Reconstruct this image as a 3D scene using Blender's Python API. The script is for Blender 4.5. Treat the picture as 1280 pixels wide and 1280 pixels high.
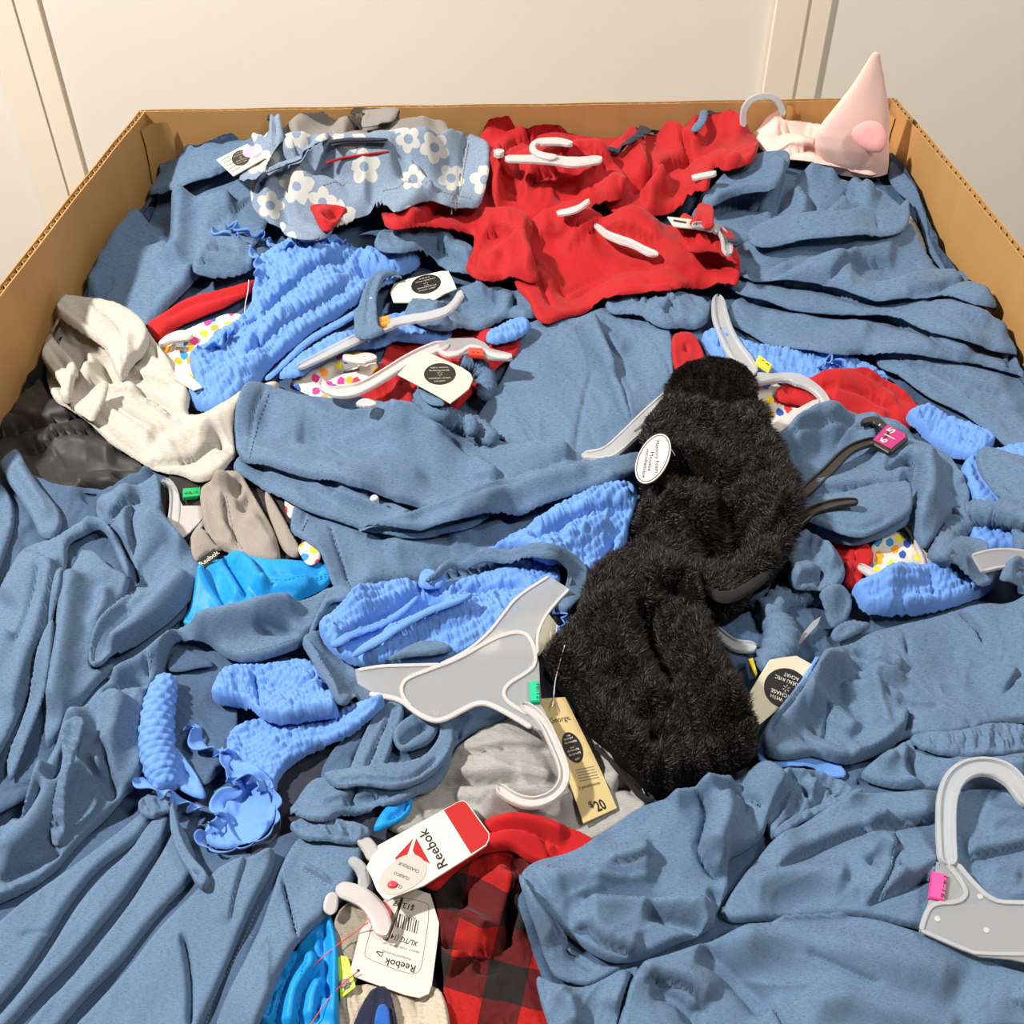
import bpy, math, random
import numpy as np
from mathutils import Vector
for o in list(bpy.data.objects): bpy.data.objects.remove(o)
SC = bpy.context.scene; COL = SC.collection
rng = np.random.default_rng(7); random.seed(7)
# ------------------------------------------------------------------ camera, world, lamps, exposure
F = 1283.0; PITCH = math.radians(40.3); CAM = np.array([0.0, 0.0, 1.43])
cd = bpy.data.cameras.new('camera'); cam = bpy.data.objects.new('camera', cd); COL.objects.link(cam)
cam.location = CAM; cam.rotation_euler = (math.pi/2 - PITCH, 0, 0)
cd.sensor_width = 36; cd.lens = 36*F/1280; cd.clip_start = .02; SC.camera = cam
w = bpy.data.worlds.new('world'); SC.world = w; w.use_nodes = True
w.node_tree.nodes['Background'].inputs[0].default_value = (1.0, .95, .89, 1)
w.node_tree.nodes['Background'].inputs[1].default_value = .025
def lamp(name, loc, target, size, power, col=(1, .962, .905)):
    l = bpy.data.lights.new(name, 'AREA'); l.shape = 'DISK'; l.size = size; l.energy = power; l.color = col
    o = bpy.data.objects.new(name, l); COL.objects.link(o); o.location = loc
    o.rotation_euler = (Vector(target) - Vector(loc)).to_track_quat('-Z', 'Y').to_euler()
lamp('ceiling_or_fill_light', (-1.85, .62, 3.05), (0, .8, .9), .17, 150)
lamp('ceiling_or_fill_light', (1.35, .5, 3.3), (0, .9, .9), .22, 21)
lamp('ceiling_or_fill_light', (1.3, -.3, 3.1), (.6, 1.9, 1.1), .5, 27)  # added fill light, brightens the right of the back wall
vs = SC.view_settings; SC.display_settings.display_device = 'sRGB'
vs.view_transform = 'Standard'; vs.look = 'None'; vs.exposure = -0.04; vs.gamma = 1; vs.use_curve_mapping = False
# ------------------------------------------------------------------ projection helpers
sP, cP = math.sin(PITCH), math.cos(PITCH)
def rays(p):
    p = np.atleast_2d(np.asarray(p, float)); cx = (p[:, 0]-640)/F; cy = (p[:, 1]-640)/F
    return np.stack([cx, cP - cy*sP, -sP - cy*cP], 1)
def at_z(p, z):
    d = rays(p); k = (np.asarray(z) - CAM[2])/d[:, 2]; return CAM + d*k[:, None]
def at_y(p, y):
    d = rays(p); return CAM + d*(y/d[:, 1])[:, None]
def proj(P):
    d = np.atleast_2d(P) - CAM; f = d[:, 1]*cP - d[:, 2]*sP; u = d[:, 1]*sP + d[:, 2]*cP
    return np.stack([640 + F*d[:, 0]/f, 640 - F*u/f], 1)
def depth(P): d = np.atleast_2d(P) - CAM; return d[:, 1]*cP - d[:, 2]*sP
RIM = .95; ZB = .862
def mpp(uv): return depth(at_z(uv, ZB))/F                # metres per pixel on the heap
def P_(s):
    if isinstance(s, str): return np.array([[float(a) for a in t.split(',')[:2]] for t in s.split()])
    return np.asarray(s, float)
# ------------------------------------------------------------------ noise
def perlin(x, y, seed=0):
    xi = np.floor(x).astype(np.int64); yi = np.floor(y).astype(np.int64); xf = x-xi; yf = y-yi
    def g(ix, iy):
        h = (ix*374761393 + iy*668265263 + seed*974634777) & 0x7fffffff
        h = ((h ^ (h >> 13))*1274126177) & 0x7fffffff; h = h ^ (h >> 16)
        a = (h & 1023)*(2*math.pi/1024); return np.cos(a), np.sin(a)
    def q(ix, iy, dx, dy): a, b = g(ix, iy); return a*dx + b*dy
    u = xf*xf*xf*(xf*(xf*6-15)+10); v = yf*yf*yf*(yf*(yf*6-15)+10)
    n0 = q(xi, yi, xf, yf)*(1-u) + q(xi+1, yi, xf-1, yf)*u
    n1 = q(xi, yi+1, xf, yf-1)*(1-u) + q(xi+1, yi+1, xf-1, yf-1)*u
    return (n0*(1-v) + n1*v)*1.5
def sst(x): x = np.clip(x, 0, 1); return x*x*(3-2*x)
def curve(p, it=2, closed=False):
    p = P_(p)
    for _ in range(it):
        if len(p) < 3: break
        a = p; b = np.roll(p, -1, 0)
        if not closed: a, b = a[:-1], b[:-1] if False else p[1:]
        qq = np.empty((2*len(a), 2 if p.shape[1] == 2 else p.shape[1])); qq[0::2] = .75*a+.25*b; qq[1::2] = .25*a+.75*b
        if not closed: qq[0] = p[0]; qq[-1] = p[-1]
        p = qq
    return p
# ------------------------------------------------------------------ height grid of the heap (plan pixels u,v)
GS = 2.5; U0, U1, V0, V1 = -780, 2060, 60, 1500
gu = np.arange(U0, U1, GS); gv = np.arange(V0, V1, GS)
GU, GV = np.meshgrid(gu, gv)
GW = at_z(np.stack([GU.ravel(), GV.ravel()], 1), ZB).reshape(GU.shape + (3,))
H = np.full(GU.shape, .836) + .016*np.exp(-((GW[..., 0])**2/.18 + (GW[..., 1]-.75)**2/.3))
H = H + .05*sst((GW[..., 1]-1.02)/.33)*sst((GW[..., 0]+.53)/.2)
H += .012*perlin(GW[..., 0]*7+3, GW[..., 1]*7, 3) + .006*perlin(GW[..., 0]*19+3, GW[..., 1]*19, 5)
def sample(A, uv):
    x = np.clip((uv[:, 0]-U0)/GS, 0, A.shape[1]-1.001); y = np.clip((uv[:, 1]-V0)/GS, 0, A.shape[0]-1.001)
    i = x.astype(int); j = y.astype(int); fx = x-i; fy = y-j
    return (A[j, i]*(1-fx)+A[j, i+1]*fx)*(1-fy) + (A[j+1, i]*(1-fx)+A[j+1, i+1]*fx)*fy
def bblur(A, r):
    if r < 1: return A
    for ax in (0, 1):
        B = np.pad(A, [(r+1, r) if a == ax else (0, 0) for a in (0, 1)], mode='edge')
        c = np.cumsum(B, ax); n = A.shape[ax]
        A = (np.take(c, range(2*r+1, 2*r+1+n), ax) - np.take(c, range(0, n), ax))/(2*r+1)
    return A
def bmax(A, r):
    for ax in (0, 1):
        B = np.pad(A, [(r, r) if a == ax else (0, 0) for a in (0, 1)], mode='constant', constant_values=-9.)
        n = A.shape[ax]; A = np.max(np.stack([np.take(B, range(k, k+n), ax) for k in range(2*r+1)]), 0)
    return A
_hb = [None]
def HB():
    if _hb[0] is None: _hb[0] = bblur(bblur(H, 4), 4)
    return _hb[0]
def img2uv(p, lift=0.0):
    """photo direction -> plan position on the present heap surface"""
    p = P_(p); A = HB(); z = np.full(len(p), ZB)
    for k in range(14):
        uv = proj(np.column_stack([at_z(p, z)[:, :2], np.full(len(p), ZB)]))
        zn = sample(A, uv) + lift*mpp(uv); z = z + .5*(zn-z)
    return proj(np.column_stack([at_z(p, z)[:, :2], np.full(len(p), ZB)]))
def on_heap(p, lift=0.0):
    p = P_(p); A = HB(); z = np.full(len(p), ZB)
    for k in range(14):
        W = at_z(p, z); uv = proj(np.column_stack([W[:, :2], np.full(len(p), ZB)]))
        z = z + .5*(sample(A, uv) + lift*mpp(uv) - z)
    return at_z(p, z)
def sdist(uv, poly):
    d2 = np.full(len(uv), 1e18); ins = np.zeros(len(uv), bool); x, y = uv[:, 0], uv[:, 1]
    for a, b in zip(poly, np.roll(poly, -1, 0)):
        e = b-a; L = max(e@e, 1e-9); tt = np.clip(((x-a[0])*e[0]+(y-a[1])*e[1])/L, 0, 1)
        d2 = np.minimum(d2, (x-a[0]-tt*e[0])**2 + (y-a[1]-tt*e[1])**2)
        if a[1] != b[1]:
            c = (a[1] > y) != (b[1] > y); ins ^= c & (x < (b[0]-a[0])*(y-a[1])/(b[1]-a[1])+a[0])
    d = np.sqrt(d2); return np.where(ins, d, -d)
def ldist(uv, L):
    """unsigned distance, side (+ left of travel as seen), 0..1 along"""
    n = len(uv); bd = np.full(n, 1e18); bs = np.zeros(n); bt = np.zeros(n)
    seg = np.hypot(*(L[1:]-L[:-1]).T); cum = np.concatenate([[0], np.cumsum(seg)]); tot = max(cum[-1], 1e-6)
    for i in range(len(L)-1):
        a = L[i]; e = L[i+1]-a; l2 = max(e@e, 1e-9); rx = uv[:, 0]-a[0]; ry = uv[:, 1]-a[1]
        t = np.clip((rx*e[0]+ry*e[1])/l2, 0, 1); dd = (rx-t*e[0])**2+(ry-t*e[1])**2
        m = dd < bd; bd[m] = dd[m]; bs[m] = np.sign(rx*e[1]-ry*e[0])[m]; bt[m] = ((cum[i]+t*seg[i])/tot)[m]
    return np.sqrt(bd), bs, bt
def add_lines(uv, lines):
    h = np.zeros(len(uv)); mv = np.zeros((len(uv), 2))
    FH = 1.75
    for kind, wd, ht, L in lines:
        R = wd*4+8; m = (uv[:, 0] > L[:, 0].min()-R) & (uv[:, 0] < L[:, 0].max()+R) & (uv[:, 1] > L[:, 1].min()-R) & (uv[:, 1] < L[:, 1].max()+R)
        if not m.any(): continue
        d, s, t = ldist(uv[m], L)
        tot = np.hypot(*(L[1:]-L[:-1]).T).sum(); f = min(.45, max(.12, 14/max(tot, 1)))
        tp = sst(t/f)*sst((1-t)/f); 
        if kind == 'r': h[m] += ht*np.exp(-(d/wd)**2)*tp
        elif kind == 'p': h[m] += ht*np.exp(-d/wd)*tp
        elif kind == 'k': h[m] -= ht*np.exp(-(d/wd)**1.3)*tp
        elif kind == 's':
            e = 4.6; up = ht*(1-np.exp(-d/e))*np.exp(-d/wd)*1.15; dn = -.35*ht*np.exp(-d/5.)
            h[m] += np.where(s >= 0, up, dn)*tp
            g = L[min(len(L)-1, 1)]; 
            i = np.clip((t*(len(L)-1)).astype(int), 0, len(L)-2); e_ = L[i+1]-L[i]; nn = np.stack([-e_[:, 1], e_[:, 0]], 1)/np.maximum(np.hypot(e_[:, 0], e_[:, 1]), 1e-6)[:, None]
            amt = np.where(s >= 0, min(2.6, .22*ht)*np.exp(-(d/5.)**2), 0)*tp; mv[m] += nn*amt[:, None]
    return h*FH, mv
def wrinkle(uv, n, seed):
    amp, wl, st, ang = n; a = math.radians(ang); c, s = math.cos(a), math.sin(a)
    x = (uv[:, 0]*c + uv[:, 1]*s)/(wl*st); y = (-uv[:, 0]*s + uv[:, 1]*c)/wl
    wx = perlin(x*.7, y*.7, seed+11)*.8; wy = perlin(x*.7+9, y*.7, seed+12)*.8
    n1 = perlin(x*.62+wx*.6, y*.62+wy*.6, seed); q1 = 1-np.abs(perlin(x*1.15+wy*.8, y*1.15+wx*.5, seed+1)); msk = np.clip(perlin(x*.5+3, y*.5, seed+5)*1.4+.35, 0, 1)
    q2 = 1-np.abs(perlin(x*2.1+wx, y*2.1+wy, seed+2)); n3 = perlin(uv[:, 0]/13., uv[:, 1]/13., seed+2)
    return 1.7*amp*(1.45*n1 + .95*msk*np.clip(q1, 0, 1)**7 - .5*(1-msk)*np.clip(q2, 0, 1)**10 + .05*n3 + (.5*perlin(x*1.6, y*1.6, seed+8) if wl < 20 else 0))
def smock(uv, sm, seed):
    A, R, Pp, ang = sm[:4]; a = math.radians(ang); c, s = math.cos(a), math.sin(a)
    bend = sm[4] if len(sm) > 4 else 0
    u = uv[:, 0]*c+uv[:, 1]*s; v = -uv[:, 0]*s+uv[:, 1]*c
    v = v + bend*perlin(u/90, v/90, seed+7)*30 + perlin(u/25, v/25, seed+3)*2.2
    row = np.floor(v/R); ph = np.abs(np.sin(math.pi*v/R))**.45
    jit = perlin(u/16+row*3.1, row*.37+.5, seed+4)*1.1
    puck = np.abs(np.sin(math.pi*(u/Pp + .5*row + jit)))**.6
    return 1.75*A*(ph*(.2+1.1*puck) + .6*perlin(u/9, v/9, seed+9))
# ------------------------------------------------------------------ object bookkeeping
class Thing:
    def __init__(s, name, label, cat, group=None):
        s.e = bpy.data.objects.new(name, None); COL.objects.link(s.e); s.e.empty_display_size = .02
        s.loc = None; s.kids = []; s.e['label'] = label; s.e['category'] = cat
        if group: s.e['group'] = group
    def put(s, name, V, faces, mat, uvs=None, smooth=True, label=None, kind=None, parent=None):
        V = np.asarray(V, float)
        if s.loc is None:
            s.loc = np.array([V[:, 0].mean(), V[:, 1].mean(), V[:, 2].min()]); s.e.location = s.loc
        o = mk(name, V - s.loc, faces, mat, uvs, smooth); o.parent = parent or s.e
        if label: o['label'] = label
        if kind: o['kind'] = kind
        s.kids.append(o); return o
THINGS = []
def thing(*a, **k): t = Thing(*a, **k); THINGS.append(t); return t
def mk(name, V, faces, mat, uvs=None, smooth=True):
    me = bpy.data.meshes.new(name); me.from_pydata([tuple(v) for v in V], [], [tuple(f) for f in faces])
    if mat: me.materials.append(mat)
    if uvs is not None:
        ul = me.uv_layers.new(name='UVMap'); li = np.empty(len(me.loops), np.int32); me.loops.foreach_get('vertex_index', li)
        ul.data.foreach_set('uv', np.asarray(uvs, np.float32)[li].ravel())
    if smooth: me.polygons.foreach_set('use_smooth', np.ones(len(me.polygons), bool))
    me.update(); o = bpy.data.objects.new(name, me); COL.objects.link(o); return o
def finish():
    for t in THINGS:
        if len(t.kids) == 1:
            c = t.kids[0]; nm = t.e.name; c.parent = None; c.location = t.e.location
            for k in ('label', 'category', 'group'):
                if k in t.e: c[k] = t.e[k]
            bpy.data.objects.remove(t.e); c.name = nm.split('.')[0]
def keep_in(W):
    """cloth presses flat against the cardboard instead of passing through it"""
    t_ = np.clip((W[:, 1]-YF)/(BL[1]-YF), -1, 2); lx = FL[0]+(BL[0]-FL[0])*t_; rx = FR[0]+(BR[0]-FR[0])*t_; g = .012
    W[:, 0] = np.clip(W[:, 0], lx+g, rx-g); f = np.clip((W[:, 0]-BL[0])/(BR[0]-BL[0]), 0, 1); W[:, 1] = np.clip(W[:, 1], YF+g, BL[1]+(BR[1]-BL[1])*f-g); return W
# ------------------------------------------------------------------ cloth patch laid on the heap
_seed = [1]
def patch(T, name, mat, out, t=8, r=9, dr=4, F=(), n=(2.0, 34, 2.6, 0), sm=None, q=2.4, g=0, e0=4.0, th=1.1, up=0, af=1.0, it=2, label=None, fur=None, soft=True, parent=None):
    _seed[0] += 1; seed = _seed[0]; af = af*1.8 if mat is M['redmesh'] else af
    r = r*.5; t = t*.62 if mat is not M['furskin'] and not sm else t; poly = img2uv(curve(out, it, True), t*.45+up)
    lines = [(k, wd, ht, img2uv(curve(L, 2), t*.8+up)) for k, wd, ht, L in F]
    if n and n[2] >= 2.3 and af:
        R_ = random.Random(seed); x_, y_ = poly[:, 0], poly[:, 1]; area = abs(np.sum(x_*np.roll(y_, -1)-y_*np.roll(x_, -1)))/2
        for _ in range(int(min(26, af*area/2600))):
            p = np.array([R_.uniform(x_.min(), x_.max()), R_.uniform(y_.min(), y_.max())])
            if sdist(p[None], poly)[0] < 5: continue
            L_ = min(R_.uniform(35, 120), .6*math.sqrt(area)); a_ = math.radians(n[3]+R_.gauss(0, 24)); c_ = R_.uniform(-.9, .9); pts_ = [p]
            for k_ in range(8): a_ += c_/8; pts_.append(pts_[-1]+L_/8*np.array([math.cos(a_), math.sin(a_)]))
            kd = R_.choice('sskkrpp'); wd, ht = {'s': (R_.uniform(9, 20), R_.uniform(2.5, 5)), 'k': (R_.uniform(1.6, 3), R_.uniform(1.5, 3.5)), 'r': (R_.uniform(6, 13), R_.uniform(2.5, 5)), 'p': (R_.uniform(4, 9), R_.uniform(1.5, 3.5))}[kd]
            lines.append((kd, wd, ht, np.array(pts_)))
    lo = poly.min(0)-8; hi = poly.max(0)+8
    i0 = max(0, int((lo[0]-U0)/GS)); i1 = min(len(gu), int((hi[0]-U0)/GS)+2); j0 = max(0, int((lo[1]-V0)/GS)); j1 = min(len(gv), int((hi[1]-V0)/GS)+2)
    sub = np.stack([GU[j0:j1, i0:i1].ravel(), GV[j0:j1, i0:i1].ravel()], 1); shp = (j1-j0, i1-i0)
    d0 = sdist(sub, poly); m0 = (d0 > 0).reshape(shp); Hs = H[j0:j1, i0:i1]
    A = np.where(m0, Hs, -9.); k = max(1, int(dr)); A = np.where(m0, bmax(A, k), 0)
    W = m0.astype(float)
    for kk in (k, k, max(1, k//2)): A = np.where(m0, bblur(A*W, kk)/np.maximum(bblur(W, kk), 1e-6), 0)
    far = np.where(m0, A, Hs if not m0.any() else A[m0].min())
    Bf = np.copy(H); 
    # extend base outwards a little so that sampling at the border is safe
    X = np.where(m0, A, -9.); X = np.where(m0, A, bmax(X, 3)); Bf[j0:j1, i0:i1] = np.where(X > -5, X, Hs)
    ffm = float(1+.9*sst((poly[:, 1].mean()-430)/520)); t = t*(1+.55*(ffm-1)); FR_ = (ffm if not sm else 1+.4*(ffm-1))*float(1+.45*sst((400-poly[:, 1].mean())/120))
    def Z(uv, d):
        dd = np.clip(d/r, 0, 1); e = t*np.sqrt(np.clip(1-(1-dd)**2, 0, 1)); fade = sst(d/10.)
        h, mv = add_lines(uv, lines) if lines else (0, np.zeros((len(uv), 2)))
        x = e0 + up + e + h*FR_*sst(d/6.+.25)
        if n and n[0]: x = x + wrinkle(uv, n, seed)*(.3+.7*fade)
        if sm: x = x + smock(uv, sm, seed)*(.5+.5*fade)
        return sample(Bf, uv) + np.maximum(x, .6)*mpp(uv), mv
    ins = d0 > 0
    if ins.any():
        z, _ = Z(sub[ins], d0[ins]); Hn = Hs.ravel().copy(); Hn[ins] = np.maximum(Hn[ins], z); H[j0:j1, i0:i1] = Hn.reshape(shp); _hb[0] = None
    # mesh by marching squares
    xs = np.arange(lo[0], hi[0]+q, q); ys = np.arange(lo[1], hi[1]+q, q); nx, ny = len(xs), len(ys)
    XX, YY = np.meshgrid(xs, ys); G = np.stack([XX.ravel(), YY.ravel()], 1); d = sdist(G, poly); d[np.abs(d) < .05] = -.05
    inside = d > 0; idx = np.full(len(G), -1); idx[inside] = np.arange(inside.sum()); pts = list(map(tuple, G[inside])); dist = list(d[inside])
    I2 = inside.reshape(ny, nx); cnt = I2[:-1, :-1].astype(int)+I2[1:, :-1]+I2[:-1, 1:]+I2[1:, 1:]
    fj, fi = np.where(cnt == 4); b = fj*nx+fi
    faces = np.stack([idx[b], idx[b+nx], idx[b+nx+1], idx[b+1]], 1).tolist()
    cross = {}; bedge = []
    def cr(a, b):
        kk = (a, b) if a < b else (b, a)
        if kk not in cross:
            f = d[a]/(d[a]-d[b]); p = G[a]+(G[b]-G[a])*f; cross[kk] = len(pts); pts.append(tuple(p)); dist.append(0.)
        return cross[kk]
    mj, mi = np.where((cnt > 0) & (cnt < 4))
    for jj, ii in zip(mj, mi):
        c = [jj*nx+ii, (jj+1)*nx+ii, (jj+1)*nx+ii+1, jj*nx+ii+1]; f = []; ex = None
        for a, b_ in zip(c, c[1:]+c[:1]):
            if inside[a]: f.append(idx[a])
            if inside[a] != inside[b_]:
                v = cr(a, b_); f.append(v)
                if inside[a]: ex = v
                else:
                    if ex is not None: bedge.append((ex, v)); ex = None
                    else: first = v
        if ex is not None: bedge.append((ex, first))
        if len(f) > 2: faces.append(f)
    UV = np.array(pts); D = np.array(dist)
    if len(UV) < 4: return None
    z, mv = Z(UV, D); UVm = UV + mv*sst(D/8.)[:, None]
    Wp = at_z(UVm, ZB); Wp[:, 2] = z
    # hem: thickness of the cloth along the border
    be = sorted(set(v for e in bedge for v in e)); mp = {}
    if be:
        B = UV[be]; eps = 1.0
        gx = sdist(B+[eps, 0], poly)-sdist(B-[eps, 0], poly); gy = sdist(B+[0, eps], poly)-sdist(B-[0, eps], poly)
        nn = np.stack([gx, gy], 1); nn /= np.maximum(np.hypot(gx, gy), 1e-6)[:, None]
        s = mpp(B)*th; r1 = Wp[be].copy(); r1[:, 2] -= s
        r2 = at_z(B+nn*5, ZB); r2[:, 2] = r1[:, 2]-s*.4
        n0 = len(Wp); top = Wp[be].copy(); nb = len(be)
        for k_, v in enumerate(be): mp[v] = k_
        Wp = np.vstack([Wp, top, r1, r2]); UV = np.vstack([UV, B, B, B])
        for a, b_ in bedge:
            A_, B_ = mp[a], mp[b_]
            faces.append((n0+B_, n0+A_, n0+nb+A_, n0+nb+B_)); faces.append((n0+nb+B_, n0+nb+A_, n0+2*nb+A_, n0+2*nb+B_))
    Wp = keep_in(Wp)
    a = math.radians(g); vv = UV[:, 1] - .85*(Wp[:, 2]-ZB)/mpp(UV)          # cloth length follows the height of the folds
    tx = np.stack([UV[:, 0]*math.cos(a)+vv*math.sin(a), -UV[:, 0]*math.sin(a)+vv*math.cos(a)], 1)/100.
    o = T.put(name, Wp, faces, mat, tx, label=label, parent=parent)
    if fur: add_fur(T, poly, Z, fur)
    return o
def add_fur(T, poly, Z, fur):
    N, ln, cx, cy, mat = fur; lo = poly.min(0); hi = poly.max(0); p = rng.uniform(lo, hi, (N*2, 2)); d = sdist(p, poly); k = d > 1; p = p[k][:N]; d = d[k][:N]
    z, _ = Z(p, d); e = 2.0; zx, _ = Z(p+[e, 0], sdist(p+[e, 0], poly)); zy, _ = Z(p+[0, e], sdist(p+[0, e], poly))
    a = at_z(p, ZB); a[:, 2] = z; bx = at_z(p+[e, 0], ZB); bx[:, 2] = zx; by = at_z(p+[0, e], ZB); by[:, 2] = zy
    nr = np.cross(by-a, bx-a); nr /= np.linalg.norm(nr, axis=1)[:, None]; nr[nr[:, 2] < 0] *= -1
    m = mpp(p)[:, None]*ln*rng.uniform(.55, 1.2, (len(p), 1)); clump = np.stack([perlin(p[:, 0]/14, p[:, 1]/14, 51), perlin(p[:, 0]/14, p[:, 1]/14, 52), np.zeros(len(p))], 1)
    comb = np.array([cx, cy, 0.])*.9 + clump*.9 + rng.normal(0, .16, (len(p), 3))
    mid = a + nr*m*.42 + comb*m*.22; tip = a + nr*m*.55 + comb*m*.75 - np.array([0, 0, .12])*m
    sd = np.cross(tip-a, rng.normal(0, 1, (len(p), 3))); sd /= np.linalg.norm(sd, axis=1)[:, None]; wd = mpp(p)[:, None]*.42
    V = np.stack([a-sd*wd, a+sd*wd, mid-sd*wd*.7, mid+sd*wd*.7, tip], 1).reshape(-1, 3); b = np.arange(len(p))*5
    f = np.concatenate([np.stack([b, b+1, b+3, b+2], 1).tolist(), ]).tolist() + np.stack([b+2, b+3, b+4], 1).tolist()
    T.put('fur', V, f, mat, kind='stuff')
# ------------------------------------------------------------------ tubes, rolls, ruffles
def resample(p, step):
    p = np.asarray(p, float); s = np.linalg.norm(p[1:]-p[:-1], axis=1); c = np.concatenate([[0], np.cumsum(s)]); n = max(2, int(c[-1]/step)+1)
    q = np.linspace(0, c[-1], n); return np.stack([np.interp(q, c, p[:, k]) for k in range(p.shape[1])], 1)
def frames(W):
    tg = np.gradient(W, axis=0); tg /= np.maximum(np.linalg.norm(tg, axis=1), 1e-9)[:, None]
    up = np.array([0, 0, 1.]); sd = np.cross(tg, up); l = np.linalg.norm(sd, axis=1); sd[l < 1e-4] = [1, 0, 0]; sd /= np.maximum(np.linalg.norm(sd, axis=1), 1e-9)[:, None]
    return tg, sd, np.cross(sd, tg)
def tube(T, name, mat, path, rad, lift=None, flat=1.0, ga=0, gp=6, ns=14, step=2.5, sm=None, caps=True, label=None, stamp=True, ends=1.0, W=None, parent=None):
    """round or flattened tube over the heap; ga = gather depth (px), gp = gather period"""
    _seed[0] += 1
    if W is None:
        pp = resample(curve(path, 2), step); L = rad*flat*.7 if lift is None else lift
        if np.ndim(L): L = np.interp(np.linspace(0, 1, len(pp)), np.linspace(0, 1, len(L)), L)
        W = on_heap(pp, L); z = W[:, 2].copy()
        for _ in range(6): z[1:-1] = (z[:-2]+2*z[1:-1]+z[2:])/4
        W[:, 2] = z
    m = depth(W)/F; tg, sd, up = frames(W); n = len(W); th = np.linspace(0, 2*math.pi, ns, endpoint=False)
    R = np.interp(np.linspace(0, 1, n), np.linspace(0, 1, len(rad)), rad) if np.ndim(rad) else np.full(n, rad)
    if ends < 1: tt = np.minimum(np.arange(n), np.arange(n)[::-1])*step; R = R*np.clip(ends + (1-ends)*np.sqrt(np.clip(tt/np.maximum(R, 1), 0, 1)), .05, 1)
    ax = np.arange(n)*step
    TH, AX = np.meshgrid(th, ax); rr = R[:, None]*np.ones_like(TH)
    if ga: rr = rr + ga*(np.sin(2*math.pi*AX/gp + 2.5*perlin(TH*1.3+np.cos(TH), AX/30, _seed[0])*3) + perlin(AX/12, TH*1.6, _seed[0]+5)*1.0)
    if sm:
        A, Rw, Pp = sm; row = np.floor(AX/Rw); rr = rr + A*(np.abs(np.sin(math.pi*AX/Rw))**.6)*(.15+1.15*(.5+.5*np.cos(TH*Pp+row*math.pi+perlin(AX/20, TH, 3))))
    V = W[:, None, :] + (np.cos(TH)*rr*m[:, None])[..., None]*sd[:, None, :] + (np.sin(TH)*rr*flat*m[:, None])[..., None]*up[:, None, :]
    V = V.reshape(-1, 3); f = []
    for i in range(n-1):
        a = i*ns
        for j in range(ns): k = (j+1) % ns; f.append((a+j, a+k, a+ns+k, a+ns+j))
    if caps: f.append(tuple(range(ns))[::-1]); f.append(tuple(range((n-1)*ns, n*ns)))
    uvs = np.stack([AX.ravel()/100, (TH*R[:, None]).ravel()/100], 1)
    o = T.put(name, V, f, mat, uvs, label=label, parent=parent)
    if stamp: stamp_pts(W + up*(R*flat*m)[:, None]*.9, np.maximum(R*.9, 1))
    return o
def stamp_pts(W, R):
    uv = proj(np.column_stack([W[:, :2], np.full(len(W), ZB)]))
    for (x, y), z, r in zip(uv, W[:, 2], R):
        k = int(r/GS); i = int(round((x-U0)/GS)); j = int(round((y-V0)/GS))
        if k < i < len(gu)-k-1 and k < j < len(gv)-k-1:
            s = H[j-k:j+k+1, i-k:i+k+1]; np.maximum(s, z, out=s)
    _hb[0] = None
def ruffle(T, name, mat, path, hgt, amp, wl, label=None, lift=1.0, parent=None, lean=1):
    """wavy standing frill along a path"""
    _seed[0] += 1; pp = resample(curve(path, 2), 1.5); W = on_heap(pp, lift); z = W[:, 2]
    for _ in range(8): z[1:-1] = (z[:-2]+2*z[1:-1]+z[2:])/4
    m = (depth(W)/F)[:, None]; tg, sd, up = frames(W); n = len(W); s = np.arange(n)*1.5
    wv = np.sin(2*math.pi*s/wl + 2.2*perlin(s/40, s*0, _seed[0])) ; w2 = np.cos(2*math.pi*s/wl*1.0+.9+2.2*perlin(s/40, s*0, _seed[0]))
    V = []; K = 7; q_ = np.gradient(W, axis=0); hs = sd.copy()
    for _ in range(10): hs[1:-1] = (hs[:-2]+hs[1:-1]*2+hs[2:])/4
    for sgn in (0, 1):
        for k in range(K):
            a = k/(K-1); off = lean*hgt*1.05*a + .8*amp*a*wv[:, None]; h = hgt*(.75*a**.8) + .9*amp*a*w2[:, None]
            V.append(W + hs*m*off + tg*m*amp*.9*a*w2[:, None] + np.array([0, 0, 1.])*m*(h + sgn*(1.5+2.0*(k >= K-2)) + .5*hgt*(1-a)*0))
    # rolled hem on top
    V = np.stack(V, 1).reshape(-1, 3); M = 2*K; order = list(range(K))+list(range(2*K-1, K-1, -1)); f = []
    for i in range(n-1):
        for a, b in zip(order, order[1:]+order[:1]): f.append((i*M+a, i*M+b, (i+1)*M+b, (i+1)*M+a))
    f.append(tuple(order)); f.append(tuple((n-1)*M+a for a in order[::-1]))
    o = T.put(name, V, f, mat, np.zeros((len(V), 2)), label=label, parent=parent)
    stamp_pts(W+np.array([0, 0, .5])*m*hgt, np.full(len(W), 3)); return o
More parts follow.
